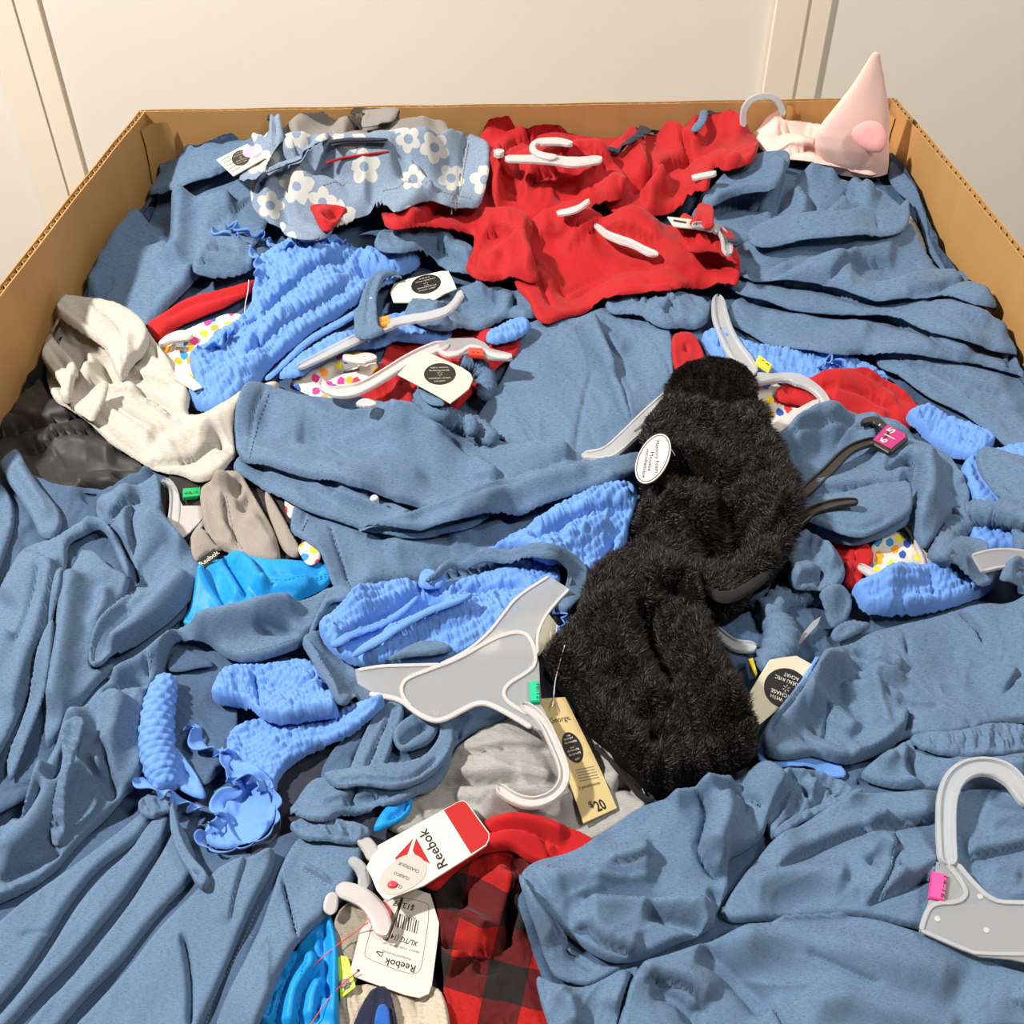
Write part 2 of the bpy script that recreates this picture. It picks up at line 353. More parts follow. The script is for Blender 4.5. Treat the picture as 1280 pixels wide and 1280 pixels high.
# ------------------------------------------------------------------ stiff flat things: hangers, cards
class Plane:
    def __init__(s, anchors, lift=2.0, fit=True, dirn=None):
        """anchors: 'x,y[,extra lift]' in photo directions; a plane resting on the heap there"""
        a = [[float(v) for v in t.split(',')] for t in anchors.split()]; p = np.array([[v[0], v[1]] for v in a]); ex = np.array([v[2] if len(v) > 2 else 0 for v in a])
        W = on_heap(p, 0); m = depth(W)/F; W = on_heap(p, lift+ex) if True else W
        A = np.column_stack([W[:, :2], np.ones(len(W))])
        if len(W) < 3: raise ValueError
        C = A[:, :2]-A[:, :2].mean(0); zc = W[:, 2]-W[:, 2].mean(); wt = np.zeros(3)
        wt[:2] = np.linalg.solve(C.T@C + np.eye(2)*2e-5*len(W), C.T@zc); wt[0] = np.clip(wt[0], -.4, .4); wt[1] = np.clip(wt[1], -.12, .7); wt[2] = np.mean(W[:, 2]-W[:, :2]@wt[:2])
        s.n = np.array([-wt[0], -wt[1], 1.]); s.n /= np.linalg.norm(s.n); s.o = np.array([W[:, 0].mean(), W[:, 1].mean(), 0]); s.o[2] = s.o[:2]@wt[:2]+wt[2]
        pts = np.vstack([p[:-1]+(p[1:]-p[:-1])*k_ for k_ in (0, .25, .5, .75)]+[p[-1:]]); Wq = s.at(pts); uv = proj(np.column_stack([Wq[:, :2], np.full(len(Wq), ZB)])); g = sample(H, uv)-Wq[:, 2]
        s.o[2] += np.clip(np.quantile(g, .96)+.8*mpp(uv).mean(), 0, .012)
    @classmethod
    def through(c, o, n): s = c.__new__(c); s.o = np.asarray(o, float); s.n = np.asarray(n, float); s.n /= np.linalg.norm(s.n); return s
    def clear(s, poly, q=.92, gap=1.0):
        """raise until the heap below the outline is cleared"""
        p = P_(poly); c = p.mean(0); pts = np.vstack([p]+[c+(p-c)*k for k in (.3, .6, .85)])
        for _ in range(3):
            W = s.at(pts); uv = proj(np.column_stack([W[:, :2], np.full(len(W), ZB)])); g = sample(H, uv) - W[:, 2]
            s.o[2] += np.clip(np.quantile(g, q) + gap*mpp(uv).mean(), 0, .012)
        return s
    def at(s, p): d = rays(P_(p)); k = ((s.o-CAM)@s.n)/(d@s.n); return CAM+d*k[:, None]
    def frame(s, p0, p1):
        a, b = s.at([p0, p1]); x = b-a; x /= np.linalg.norm(x); y = np.cross(s.n, x); return a, x, y
def slab(T, name, mat, pl, poly, th=2.0, it=0, off=0.0, bev=.25, label=None, stamp=False, parent=None, smooth=False, uvf=None):
    p = curve(poly, it, True); W = pl.at(p); m = (depth(W)/F)[:, None]
    if np.sum((W[:, 0]-np.roll(W[:, 0], -1))*(W[:, 1]+np.roll(W[:, 1], -1))) < 0: W = W[::-1]; m = m[::-1]
    c = W.mean(0); n = len(W); N = pl.n
    inn = W + (c-W)/np.maximum(np.linalg.norm(c-W, axis=1), 1e-6)[:, None]*m*th*bev
    V = np.vstack([W+N*m*(off), W+N*m*(off+th*.7), inn+N*m*(off+th)]); f = [tuple(range(n))[::-1], tuple(range(2*n, 3*n))]
    for i in range(n):
        j = (i+1) % n; f += [(i, j, n+j, n+i), (n+i, n+j, 2*n+j, 2*n+i)]
    o = T.put(name, V, f, mat, None, smooth=smooth, label=label, parent=parent)
    if stamp: stamp_poly(p, pl, off+th)
    return o
def stamp_poly(p, pl, off):
    W = pl.at(p); uvp = proj(np.column_stack([W[:, :2], np.full(len(W), ZB)])); lo = uvp.min(0)-3; hi = uvp.max(0)+3
    k = (GU > lo[0]) & (GU < hi[0]) & (GV > lo[1]) & (GV < hi[1]); idx = np.where(k.ravel())[0]
    if not len(idx): return
    g = np.stack([GU.ravel()[idx], GV.ravel()[idx]], 1); idx = idx[sdist(g, uvp) > 0]
    X = GW.reshape(-1, 3)[idx]; z = pl.o[2] - ((X[:, 0]-pl.o[0])*pl.n[0]+(X[:, 1]-pl.o[1])*pl.n[1])/pl.n[2]
    Hf = H.reshape(-1); Hf[idx] = np.maximum(Hf[idx], z + .001); _hb[0] = None
def bar(T, name, mat, pl, path, wd, th=4.0, off=0.0, it=2, rib=0, label=None, stamp=True, parent=None, rnd=True):
    """flat moulded bar on a plane; rib = raised lips along both edges"""
    p = resample(curve(path, it), 2.0); W = pl.at(p); m = (depth(W)/F)[:, None]; N = pl.n; tg = np.gradient(W, axis=0); tg /= np.maximum(np.linalg.norm(tg, axis=1), 1e-9)[:, None]
    sd = np.cross(tg, N); n = len(W); w_ = np.interp(np.linspace(0, 1, n), np.linspace(0, 1, len(wd)), wd)[:, None] if np.ndim(wd) else np.full((n, 1), float(wd))
    pw = np.hypot(*(proj(W+sd*m)-proj(W-sd*m)).T)[:, None]/2; w_ = w_/np.clip(pw, .45, 1)
    if rnd:
        tt = np.minimum(np.arange(n), np.arange(n)[::-1])[:, None]*2.0; w_ = w_*np.sqrt(np.clip(1-(1-np.clip(tt/(w_*.5), 0, 1))**2, .06, 1))
    if rib: prof = [(-.5, 0), (-.5, .75), (-.44, 1), (-.32, 1), (-.26, .45), (.26, .45), (.32, 1), (.44, 1), (.5, .75), (.5, 0)]
    else: prof = [(-.5, .15), (-.5, .7), (-.36, 1), (.36, 1), (.5, .7), (.5, .15), (.4, 0), (-.4, 0)]
    M = len(prof); V = np.stack([W + sd*m*w_*a + N*m*(off+th*b) for a, b in prof], 1).reshape(-1, 3); f = []
    for i in range(n-1):
        for j in range(M): k = (j+1) % M; f.append((i*M+j, i*M+k, (i+1)*M+k, (i+1)*M+j))
    f.append(tuple(range(M))[::-1]); f.append(tuple(range((n-1)*M, n*M)))
    o = T.put(name, V, f, mat, None, smooth=False, label=label, parent=parent)
    if stamp: stamp_pts(W+N*m*(off+th), np.maximum(w_[:, 0]*.5, 1))
    return o
def ring_pts(c, a, b, ang, n=28):
    t = np.linspace(0, 2*math.pi, n, endpoint=False); q = math.radians(ang); x = a*np.cos(t); y = b*np.sin(t)
    return np.stack([c[0]+x*math.cos(q)-y*math.sin(q), c[1]+x*math.sin(q)+y*math.cos(q)], 1)
def text(T, name, mat, pl, s, p0, p1, hpx, off, up=1, bold=0, parent=None, mirror=False):
    """printed words, baseline from p0 to p1 (photo directions), letters hpx tall"""
    cu = bpy.data.curves.new('t', 'FONT'); cu.body = s; cu.size = 1; cu.resolution_u = 2; cu.offset = bold
    ob = bpy.data.objects.new('t', cu); COL.objects.link(ob); bpy.context.view_layer.update()
    me = bpy.data.meshes.new_from_object(ob.evaluated_get(bpy.context.evaluated_depsgraph_get())); bpy.data.objects.remove(ob)
    V = np.array([v.co[:] for v in me.vertices]); fs = [tuple(q.vertices) for q in me.polygons]
    if not len(V): return
    a, x, y = pl.frame(p0, p1); L = np.linalg.norm(pl.at([p1])[0]-a); m = depth(a)[0]/F; V[:, 0] -= V[:, 0].min(); V[:, 0] *= L/max(V[:, 0].max(), 1e-6); V[:, 1] *= hpx*m/.7*up
    W = a + V[:, :1]*x + V[:, 1:2]*y + pl.n*m*off
    return T.put(name, W, fs if up > 0 else [f[::-1] for f in fs], mat, None, smooth=False, parent=parent)
def stitch(T, mat, pts, dash=3.2, gap=2.6, rad=.5, lift=.6, parent=None):
    pp = resample(curve(pts, 2), .8); W = on_heap(pp, lift); n = len(W); V = []; f = []; per = dash+gap; m = depth(W)/F
    A = sample(H, proj(np.column_stack([W[:, :2], np.full(n, ZB)]))); W[:, 2] = A + lift*m
    i = 0; k = int(dash/.8); g = int(per/.8)
    while i+k < n:
        a, b = W[i], W[i+k]; d = b-a; s_ = np.cross(d, [0, 0, 1]); s_ /= max(np.linalg.norm(s_), 1e-9); r_ = rad*m[i]; q = len(V)
        for p in (a, b):
            V += [p-s_*r_, p+np.array([0, 0, r_*1.2]), p+s_*r_]
        f += [(q, q+3, q+4, q+1), (q+1, q+4, q+5, q+2), (q, q+1, q+2), (q+3, q+5, q+4)]; i += g
    if V: T.put('stitching', V, f, mat, None, smooth=False, parent=parent, kind='stuff')
def wire(T, name, mat, pts, rad=.6, lifts=None, parent=None):
    pp = resample(curve(pts, 2), 3.0); L = np.interp(np.linspace(0, 1, len(pp)), np.linspace(0, 1, len(lifts or [2, 2])), lifts or [2, 2])
    W = on_heap(pp, L); return tube(T, name, mat, None, rad, W=W, ns=6, stamp=False, parent=parent)
# ------------------------------------------------------------------ materials
def lin(c): return tuple(((v/255)/12.92 if v/255 <= .04045 else ((v/255+.055)/1.055)**2.4) for v in c)
class NT:
    def __init__(s, name):
        s.m = bpy.data.materials.new(name); s.m.use_nodes = True; s.t = s.m.node_tree; s.b = s.t.nodes['Principled BSDF']
    def n(s, ty, **k):
        x = s.t.nodes.new(ty)
        for a, v in k.items():
            if a.startswith('_'): setattr(x, a[1:], v)
        for a, v in k.items():
            if not a.startswith('_'):
                i = x.inputs[int(a[1:])] if a[0] == 'i' and a[1:].isdigit() else x.inputs[a]
                if hasattr(v, 'is_linked'): s.t.links.new(v, i)
                else: i.default_value = v
        return x
    def math(s, op, a, b=0.0, c=0.0):
        return s.n('ShaderNodeMath', _operation=op, i0=a, i1=b, i2=c).outputs[0]
    def mix(s, f, a, b):
        x = s.n('ShaderNodeMix', _data_type='RGBA'); 
        for i, v in ((0, f), (6, a), (7, b)):
            if hasattr(v, 'is_linked'): s.t.links.new(v, x.inputs[i])
            else: x.inputs[i].default_value = v if i == 0 else tuple(v)+(1,) if len(v) == 3 else v
        return x.outputs[2]
    def set(s, **k):
        for a, v in k.items():
            i = s.b.inputs[a.replace('_', ' ')]
            if hasattr(v, 'is_linked'): s.t.links.new(v, i)
            else: i.default_value = (tuple(v)+(1,) if isinstance(v, tuple) and len(v) == 3 else v)
        return s
    def uv(s, sx=1, sy=1, rot=0):
        c = s.n('ShaderNodeUVMap'); return s.n('ShaderNodeMapping', i0=c.outputs[0], i2=(0, 0, rot), i3=(sx, sy, 1)).outputs[0]
    def noise(s, vec, scale=5, detail=3, rough=.5): return s.n('ShaderNodeTexNoise', Vector=vec, Scale=scale, Detail=detail, Roughness=rough).outputs[0]
    def ramp(s, f, a, b): return s.n('ShaderNodeMapRange', i0=f, i1=a, i2=b, i3=0.0, i4=1.0).outputs[0]
    def bump(s, h, st=.3, d=.002): s.t.links.new(s.n('ShaderNodeBump', Strength=st, Distance=d, Height=h).outputs[0], s.b.inputs['Normal']); return s
FB = 1.1
def fabric(name, col, col2, slub=None, rough=.85, sheen=.15, weave=1.0, streak=(6, 40), slubs=.8, bump=.22):
    col, col2 = [tuple(min(.86, v*FB) for v in c) for c in (col, col2)]; slub = slub and tuple(v*FB for v in slub)
    t = NT(name); a = t.noise(t.uv(streak[0], streak[1]), 1.6, 4, .65); c = t.mix(t.ramp(a, .3, .7), col, col2)
    fine = t.noise(t.uv(60, 60), 1.0, 2, .6); c = t.mix(t.math('MULTIPLY', t.ramp(fine, .35, .75), .5*weave), c, tuple(v*.58 for v in col))
    if slub: c = t.mix(t.math('MULTIPLY', t.ramp(t.noise(t.uv(12, 150), 1.1, 2, .6), .5, .7), .38), c, tuple(min(.9, v*1.45) for v in col))
    if slub:
        sl = t.noise(t.uv(16, 110), 1.3, 2, .5); c = t.mix(t.math('MULTIPLY', t.ramp(sl, .56, .67), slubs*.8), c, slub)
    t.set(Base_Color=c, Roughness=rough, Sheen_Weight=sheen*.35, Sheen_Roughness=.5); t.b.inputs['Specular IOR Level'].default_value = .25
    return t.bump(fine, bump, .0006).m
def plain(name, col, rough=.5, spec=.4, **k):
    t = NT(name); t.set(Base_Color=col, Roughness=rough, **k); t.b.inputs['Specular IOR Level'].default_value = spec; return t.m
M = {}
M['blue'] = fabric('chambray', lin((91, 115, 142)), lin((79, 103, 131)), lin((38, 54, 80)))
M['bluedk'] = fabric('chambray_shaded', lin((68, 90, 118)), lin((56, 78, 105)), lin((36, 50, 74)))  # same chambray, darker: shade of lower layers and hollows put into the colour
M['smock'] = fabric('smocked_cotton', lin((100, 143, 208)), lin((88, 131, 200)), None, .8, .2, .5)
M['red'] = fabric('red_jersey', lin((178, 18, 24)), lin((158, 12, 18)), None, .8, .2, .7, (30, 30), 0)
M['redmesh'] = fabric('red_mesh', lin((180, 20, 26)), lin((152, 13, 18)), None, .7, .2, 1.0, (60, 60), 0, .5)
M['black'] = fabric('black_nylon', lin((44, 43, 42)), lin((34, 33, 32)), None, .55, .1, .4, (10, 10), 0, .1)
M['grey'] = fabric('grey_jersey', lin((138, 131, 126)), lin((120, 114, 110)), None, .85, .2, .5, (40, 40))
M['taupe'] = fabric('taupe_fleece', lin((146, 136, 127)), lin((128, 119, 112)), None, .9, .3, .5, (40, 40))
M['heather'] = fabric('oatmeal_heather', lin((182, 176, 165)), lin((164, 158, 148)), lin((150, 142, 132)), .9, .2, .3, (4, 40), .55)
M['greyheather'] = fabric('grey_heather', lin((150, 148, 145)), lin((128, 126, 123)), lin((172, 171, 169)), .85, .2, .8, (8, 60), .4)
M['cyan'] = fabric('cyan_swim_fabric', lin((16, 138, 206)), lin((10, 122, 192)), None, .5, .1, .3, (10, 10), 0, .1)
M['pink'] = fabric('pale_pink_fleece', lin((240, 196, 184)), lin((234, 187, 175)), None, .9, .3, .3, (30, 30), 0)
M['pinkdk'] = fabric('pink_ear_lining', lin((230, 166, 162)), lin((222, 154, 152)), None, .9, .3, .3, (30, 30), 0)
M['navy'] = fabric('navy_cotton', lin((44, 46, 62)), lin((34, 36, 50)), None, .8)
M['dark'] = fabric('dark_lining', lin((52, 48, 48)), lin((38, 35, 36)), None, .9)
M['knit'] = fabric('beige_knit', lin((190, 178, 160)), lin((150, 138, 120)), None, .95, .3, .6, (3, 60), 0, .6)
M['knitnavy'] = fabric('navy_knit', lin((34, 36, 62)), lin((24, 26, 44)), None, .95, .3, .6, (3, 60), 0, .6)
M['knitblue'] = fabric('blue_knit', lin((40, 96, 176)), lin((30, 76, 150)), None, .95, .3, .6, (3, 60), 0, .6)
M['mesh'] = fabric('olive_mesh', lin((150, 142, 126)), lin((110, 103, 92)), lin((70, 66, 60)), .8, .1, 1., (50, 50))
M['thread'] = plain('stitch_thread', lin((48, 68, 98)), .8)
M['threadlt'] = plain('pale_stitch_thread', lin((132, 152, 180)), .8)
M['threadgold'] = plain('golden_stitch_thread', lin((150, 128, 84)), .8)
M['threadred'] = plain('red_stitch_thread', lin((176, 14, 24)), .8)
M['threadgrey'] = plain('grey_stitch_thread', lin((120, 120, 120)), .8)
M['fur'] = plain('black_fur', lin((26, 22, 21)), .5, .35)
M['furskin'] = plain('black_fur_backing', lin((12, 11, 11)), .95, .1)
M['sole'] = fabric('black_felt_sole', lin((30, 29, 30)), lin((22, 22, 23)), None, .9)
M['card'] = plain('cream_card', lin((222, 213, 186)), .6)
M['whitecard'] = plain('white_card', lin((202, 195, 186)), .55)
M['gold'] = plain('pale_gold_card', lin((190, 168, 118)), .38)
M['ink'] = plain('black_ink', lin((28, 26, 26)), .5)
M['inkgrey'] = plain('grey_ink', lin((110, 104, 100)), .6)
M['cream_ink'] = plain('cream_ink', lin((236, 228, 208)), .6)
M['red_ink'] = plain('red_ink', lin((164, 18, 20)), .45)
M['greylabel'] = plain('grey_label', lin((176, 170, 162)), .4)
M['redplastic'] = plain('red_fastener', lin((214, 60, 70)), .4)
M['clearplastic'] = plain('clear_fastener', lin((210, 212, 214)), .3)
M['pinksticker'] = plain('pink_sticker', lin((250, 160, 186)), .5)
M['coral'] = plain('coral_sticker', lin((246, 130, 130)), .5)
for k_, c_ in (('teal', (16, 178, 130)), ('green', (24, 168, 96)), ('yellow', (250, 214, 30)), ('orange', (244, 140, 24)), ('orangered', (232, 58, 36)), ('magenta', (238, 66, 142)), ('lime', (176, 222, 20)), ('purple', (176, 40, 110))):
    M[k_] = plain(k_+'_size_clip', lin(c_), .35, .5)
M['blackplastic'] = plain('black_plastic', lin((38, 35, 34)), .35, .5)
M['metal'] = plain('grey_metal_clip', lin((150, 152, 152)), .3, .5, Metallic=.8)
M['button'] = plain('pale_button', lin((176, 184, 196)), .35, .5)
def frosted(name, tr, rough, col=(216, 218, 221)):
    t = NT(name); t.set(Base_Color=lin(col), Roughness=rough, Transmission_Weight=tr, IOR=1.3); t.b.inputs['Specular IOR Level'].default_value = .5; return t.m
M['frost'] = frosted('frosted_plastic', .55, .32)
M['frostpanel'] = frosted('frosted_plastic_panel', .66, .4, (206, 209, 213))
M['milk'] = frosted('milky_plastic', .4, .3, (222, 216, 214))
# denim with printed flowers
def floral():
    t = NT('flower_print_denim'); uv = t.uv(1, 1); vo = t.n('ShaderNodeTexVoronoi', _feature='F1', _voronoi_dimensions='2D', Vector=uv, Scale=2.35, Randomness=.8)
    sc = t.n('ShaderNodeVectorMath', _operation='SCALE', i0=uv); sc.inputs['Scale'].default_value = 1.0
    df = t.n('ShaderNodeVectorMath', _operation='SUBTRACT', i0=uv, i1=vo.outputs['Position']); sx = t.n('ShaderNodeSeparateXYZ', i0=df.outputs[0])
    rc = t.n('ShaderNodeSeparateColor', i0=vo.outputs['Color'])
    an = t.math('ADD', t.math('ARCTAN2', sx.outputs[1], sx.outputs[0]), t.math('MULTIPLY', rc.outputs[0], 6.28)); dist = vo.outputs['Distance']
    pet = t.math('MULTIPLY_ADD', t.math('ABSOLUTE', t.math('COSINE', t.math('MULTIPLY', an, 2.5))), .17, .30)
    fl = t.math('LESS_THAN', dist, t.math('MULTIPLY', pet, t.math('MULTIPLY_ADD', rc.outputs[1], .4, .75))); hole = t.math('GREATER_THAN', dist, .13)
    msk = t.math('MULTIPLY', t.math('MULTIPLY', fl, hole), t.math('GREATER_THAN', rc.outputs[2], .18))
    lf = t.noise(t.uv(14, 9, .6), 1.0, 1, .4); 
    tw = t.noise(t.uv(50, 50), 1, 2); base = t.mix(t.ramp(tw, .3, .7), lin((128, 144, 163)), lin((106, 123, 146)))
    t.set(Base_Color=t.mix(t.math('MULTIPLY', msk, .9), base, lin((186, 184, 176))), Roughness=.85); return t.bump(tw, .25, .0006).m
M['floral'] = floral()
def multi(name, scale):
    t = NT(name); vo = t.n('ShaderNodeTexVoronoi', _feature='F1', _voronoi_dimensions='2D', Vector=t.uv(1, 1), Scale=scale, Randomness=1.)
    rc = t.n('ShaderNodeSeparateColor', i0=vo.outputs['Color']); cr = t.n('ShaderNodeValToRGB', Fac=rc.outputs[0]); e = cr.color_ramp; e.interpolation = 'CONSTANT'
    cols = [(230, 40, 60), (40, 80, 170), (245, 150, 30), (236, 214, 40), (220, 50, 130), (40, 130, 180)]
    while len(e.elements) < 6: e.elements.new(.5)
    for i, (q, c) in enumerate(zip(e.elements, cols)): q.position = i/6; q.color = lin(c)+(1,)
    wob = t.noise(t.uv(20, 20), 1, 1); k = t.math('LESS_THAN', t.math('ADD', vo.outputs['Distance'], t.math('MULTIPLY', wob, .35)), .50)
    t.set(Base_Color=t.mix(k, lin((208, 200, 188)), cr.outputs[0]), Roughness=.8); return t.m
M['print'] = multi('colourful_spot_print', 6.5)
def plaid():
    t = NT('buffalo_check_fleece'); sx = t.n('ShaderNodeSeparateXYZ', i0=t.uv(1, 1)); s = 1.0
    a = t.math('GREATER_THAN', t.math('FRACT', t.math('MULTIPLY', sx.outputs[0], s)), .5); b = t.math('GREATER_THAN', t.math('FRACT', t.math('MULTIPLY', sx.outputs[1], s)), .5)
    k = t.math('MULTIPLY', t.math('ADD', a, b), .5); c = t.n('ShaderNodeValToRGB', Fac=k); e = c.color_ramp; e.interpolation = 'CONSTANT'; e.elements.new(.5)
    for q, p, cc in zip(e.elements, (0, .25, .75), ((158, 28, 26), (84, 26, 26), (34, 31, 31))): q.position = p; q.color = lin(cc)+(1,)
    nz = t.noise(t.uv(35, 35), 1, 3); t.set(Base_Color=t.mix(t.math('MULTIPLY', t.ramp(nz, .4, .8), .3), c.outputs[0], (.02, .008, .008)), Roughness=.95, Sheen_Weight=.05); t.b.inputs['Specular IOR Level'].default_value = .1; return t.bump(nz, .35, .0008).m
M['plaid'] = plaid()
def cardboard(name, a, b):
    t = NT(name); c = t.n('ShaderNodeTexCoord'); mp = t.n('ShaderNodeMapping', i0=c.outputs['Object'], i3=(1, 1, .25)).outputs[0]
    f = t.noise(mp, 9, 5, .6); fi = t.noise(t.n('ShaderNodeMapping', i0=c.outputs['Object'], i3=(120, 120, 6)).outputs[0], 1, 2)
    col = t.mix(t.ramp(f, .3, .75), a, b); col = t.mix(t.math('MULTIPLY', t.ramp(fi, .5, .8), .25), col, tuple(v*.75 for v in a))
    t.set(Base_Color=col, Roughness=.8); t.b.inputs['Specular IOR Level'].default_value = .2; return t.bump(fi, .15, .0008).m
M['cardboard'] = cardboard('kraft_cardboard', lin((186, 143, 90)), lin((172, 129, 76)))
M['kraftedge'] = cardboard('kraft_edge', lin((190, 158, 110)), lin((160, 126, 82)))
def painted(name, a, b):
    t = NT(name); c = t.n('ShaderNodeTexCoord'); f = t.noise(c.outputs['Object'], 2.2, 4); t.set(Base_Color=t.mix(t.ramp(f, .3, .7), a, b), Roughness=.55)
    g = t.noise(c.outputs['Object'], 160, 2); t.b.inputs['Specular IOR Level'].default_value = .25; return t.bump(g, .06, .001).m
M['wall'] = painted('cream_wall_panel', lin((237, 230, 219)), lin((233, 226, 214)))
M['trim'] = painted('cream_wall_strip', lin((242, 230, 211)), lin((238, 225, 205)))
M['floor'] = painted('concrete_floor', lin((150, 144, 136)), lin((130, 124, 118)))
# ------------------------------------------------------------------ the room
def structure(name, V, f, m): o = mk(name, V, f, m, smooth=False); o['kind'] = 'structure'; return o
def boxv(x0, x1, y0, y1, z0, z1):
    V = [(x, y, z) for z in (z0, z1) for y in (y0, y1) for x in (x0, x1)]
    return V, [(0, 2, 3, 1), (4, 5, 7, 6), (0, 1, 5, 4), (2, 6, 7, 3), (0, 4, 6, 2), (1, 3, 7, 5)]
WY = 1.95
structure('floor', *boxv(-3, 3, -1.6, WY, -.05, 0), M['floor'])
wx = [at_y([[x, 0]], WY)[0][0] for x in (12, 1003)]
edges = [-3, wx[0]-.045, wx[1]-.045, 3]
wl = structure('wall_back', *boxv(-3, 3, WY+.012, WY+.09, 0, 3), M['wall'])
for a, b in zip(edges[:-1], edges[1:]):
    o = mk('wall_panel', *boxv(a+.0006, b-.0006, WY, WY+.012, 0, 3), M['wall'], smooth=False); o.parent = wl
for k, x in enumerate(wx): structure('trim_%d' % (k+1), *boxv(x-.046, x+.008, WY-.012, WY+.002, 0, 3), M['trim'])
for k, x in enumerate(wx): structure('trim_%d' % (k+3), *boxv(x+.0085, x+.05, WY-.008, WY+.002, 0, 3), M['trim'])
# ------------------------------------------------------------------ the cardboard bin
cor = at_z([[180, 140], [1115, 125], [0, 370], [1280, 325]], RIM); BL, BR = cor[0], cor[1]
dl = cor[2]-cor[0]; dr_ = cor[3]-cor[1]; YF = .16
FL = BL + dl*((YF-BL[1])/dl[1]); FR = BR + dr_*((YF-BR[1])/dr_[1])
BIN = thing('cardboard_bin', 'large brown corrugated cardboard bin holding the clothes', 'box')
def bin_wall(a, b, name, inward):
    a, b = np.array(a), np.array(b); e = (b-a)/np.linalg.norm(b-a); a = a-e*.006; b = b+e*.006; L = np.linalg.norm((b-a)[:2]); e = (b-a)/L; nrm = np.array([inward[0], inward[1], 0.]); T_ = .008; n = 40
    V = []; f = []
    def sheet(off, th):
        base = len(V)
        for i in range(n+1):
            p = a+e*L*i/n; wob = .0012*math.sin(i*.35)+.0004*math.sin(i*1.3+1)
            for dz in (RIM + .0004*math.sin(i*1.1), .02):
                for o_ in (off, off+th): V.append((*(p+nrm*(o_+wob*.6))[:2], dz))
        for i in range(n):
            q = base+i*4; r = q+4; f.extend([(q, r, r+2, q+2), (q+1, q+3, r+3, r+1), (q, q+1, r+1, r), (q+2, r+2, r+3, q+3)])
    sheet(0, -.0014); sheet(-T_, -.0014); o = BIN.put(name, V, f, M['cardboard'], smooth=False)
    V2, f2 = [], []; k = int(L/.0028)
    for i in range(k+1):
        p = a+e*L*i/k; ii = i*n/k; wob = .0012*math.sin(ii*.35)+.0004*math.sin(ii*1.3+1); s = -.0018-(T_-.0028)*(.5+.5*math.sin(i*1.05))
        for z in (RIM-.0015, RIM-.05): V2 += [(*(p+nrm*(s+wob*.6))[:2], z), (*(p+nrm*(s-.0009+wob*.6))[:2], z)]
    for i in range(k):
        q = i*4; r = q+4; f2 += [(q, q+1, r+1, r), (q, r, r+2, q+2), (q+1, q+3, r+3, r+1)]
    BIN.put('corrugated_core', V2, f2, M['kraftedge'], smooth=False, parent=o)
def inw(a, b): d = np.array([b[1]-a[1], a[0]-b[0]]); d /= np.linalg.norm(d); c = np.array([0, .8])-np.array(a[:2]); return d if d@c > 0 else -d
for a, b, nm in ((BL, BR, 'back_panel'), (FL, BL, 'side_panel'), (FR, BR, 'side_panel'), (FL, FR, 'front_panel')): bin_wall(a, b, nm, inw(a, b))
V, f = boxv(FL[0]+.02, FR[0]-.02, YF+.02, BL[1]-.02, .004, .02); BIN.put('base_panel', V, f, M['cardboard'], smooth=False)
# fold crease of the back panel and the taped corner flap
cz = at_y([[1003, 126], [1003, 172]], BL[1]-.012)
V = []
for i in range(9):
    z = RIM-.004-i*.012; x = cz[0][0]+.0015*math.sin(i); y = BL[1]+(BR[1]-BL[1])*(x-BL[0])/(BR[0]-BL[0])
    V += [(x-.006, y-.0018, z), (x, y-.0052, z), (x+.006, y-.0018, z)]
BIN.put('crease_ridge', V, [(i*3+k, i*3+k+1, i*3+k+4, i*3+k+3) for i in range(8) for k in (0, 1)], M['cardboard'])
for (P, sx) in ((BL, 1), (BR, -1)):
    V = []; n = 10
    for i in range(n):
        z = RIM-.012-i*.022; wv = .004*math.sin(i*1.3)
        V += [(P[0]+sx*.003, P[1]-.035+wv, z), (P[0]+sx*(.009+wv*.5), P[1]-.010, z), (P[0]+sx*(.030+wv), P[1]-.0035, z)]
    fs = [(i*3+k, i*3+k+1, i*3+k+4, i*3+k+3) for i in range(n-1) for k in (0, 1)]
    BIN.put('corner_flap', V, fs if sx > 0 else [q[::-1] for q in fs], M['cardboard'])
# ------------------------------------------------------------------ clothes deep in the bin
wv = GW; ok = (GV > 100)
k = 3; Hs = H[::k, ::k]; Ws = wv[::k, ::k].copy(); Ws[..., 2] = Hs-.004; ny, nx = Hs.shape
lx = FL[0]+(BL[0]-FL[0])*(Ws[..., 1]-YF)/(BL[1]-YF)+.012; rx = FR[0]+(BR[0]-FR[0])*(Ws[..., 1]-YF)/(BR[1]-YF)-.012
Ws[..., 0] = np.clip(Ws[..., 0], lx, rx); Ws[..., 1] = np.clip(Ws[..., 1], YF+.012, min(BL[1], BR[1])-.012); inb = np.ones(lx.shape, bool)
idm = np.where(inb.ravel(), np.cumsum(inb.ravel())-1, -1).reshape(inb.shape); fs = []
q = np.stack([idm[:-1, :-1], idm[1:, :-1], idm[1:, 1:], idm[:-1, 1:]], -1).reshape(-1, 4); q = q[(q >= 0).all(1)]
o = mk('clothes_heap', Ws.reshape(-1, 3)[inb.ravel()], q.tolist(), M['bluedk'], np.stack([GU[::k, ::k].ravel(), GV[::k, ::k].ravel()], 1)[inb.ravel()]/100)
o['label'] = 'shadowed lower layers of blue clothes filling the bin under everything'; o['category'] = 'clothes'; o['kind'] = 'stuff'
# ------------------------------------------------------------------ garments, from the bottom of the pile upwards
B_, BD, SM, RD = M['blue'], M['bluedk'], M['smock'], M['redmesh']
WB = (1.5, 30, 3.0)
def nz(ang, amp=1.7, wl=30, st=3.0): return (amp, wl, st, ang)
G_DRESS = 'blue chambray dresses heaped in the bin'
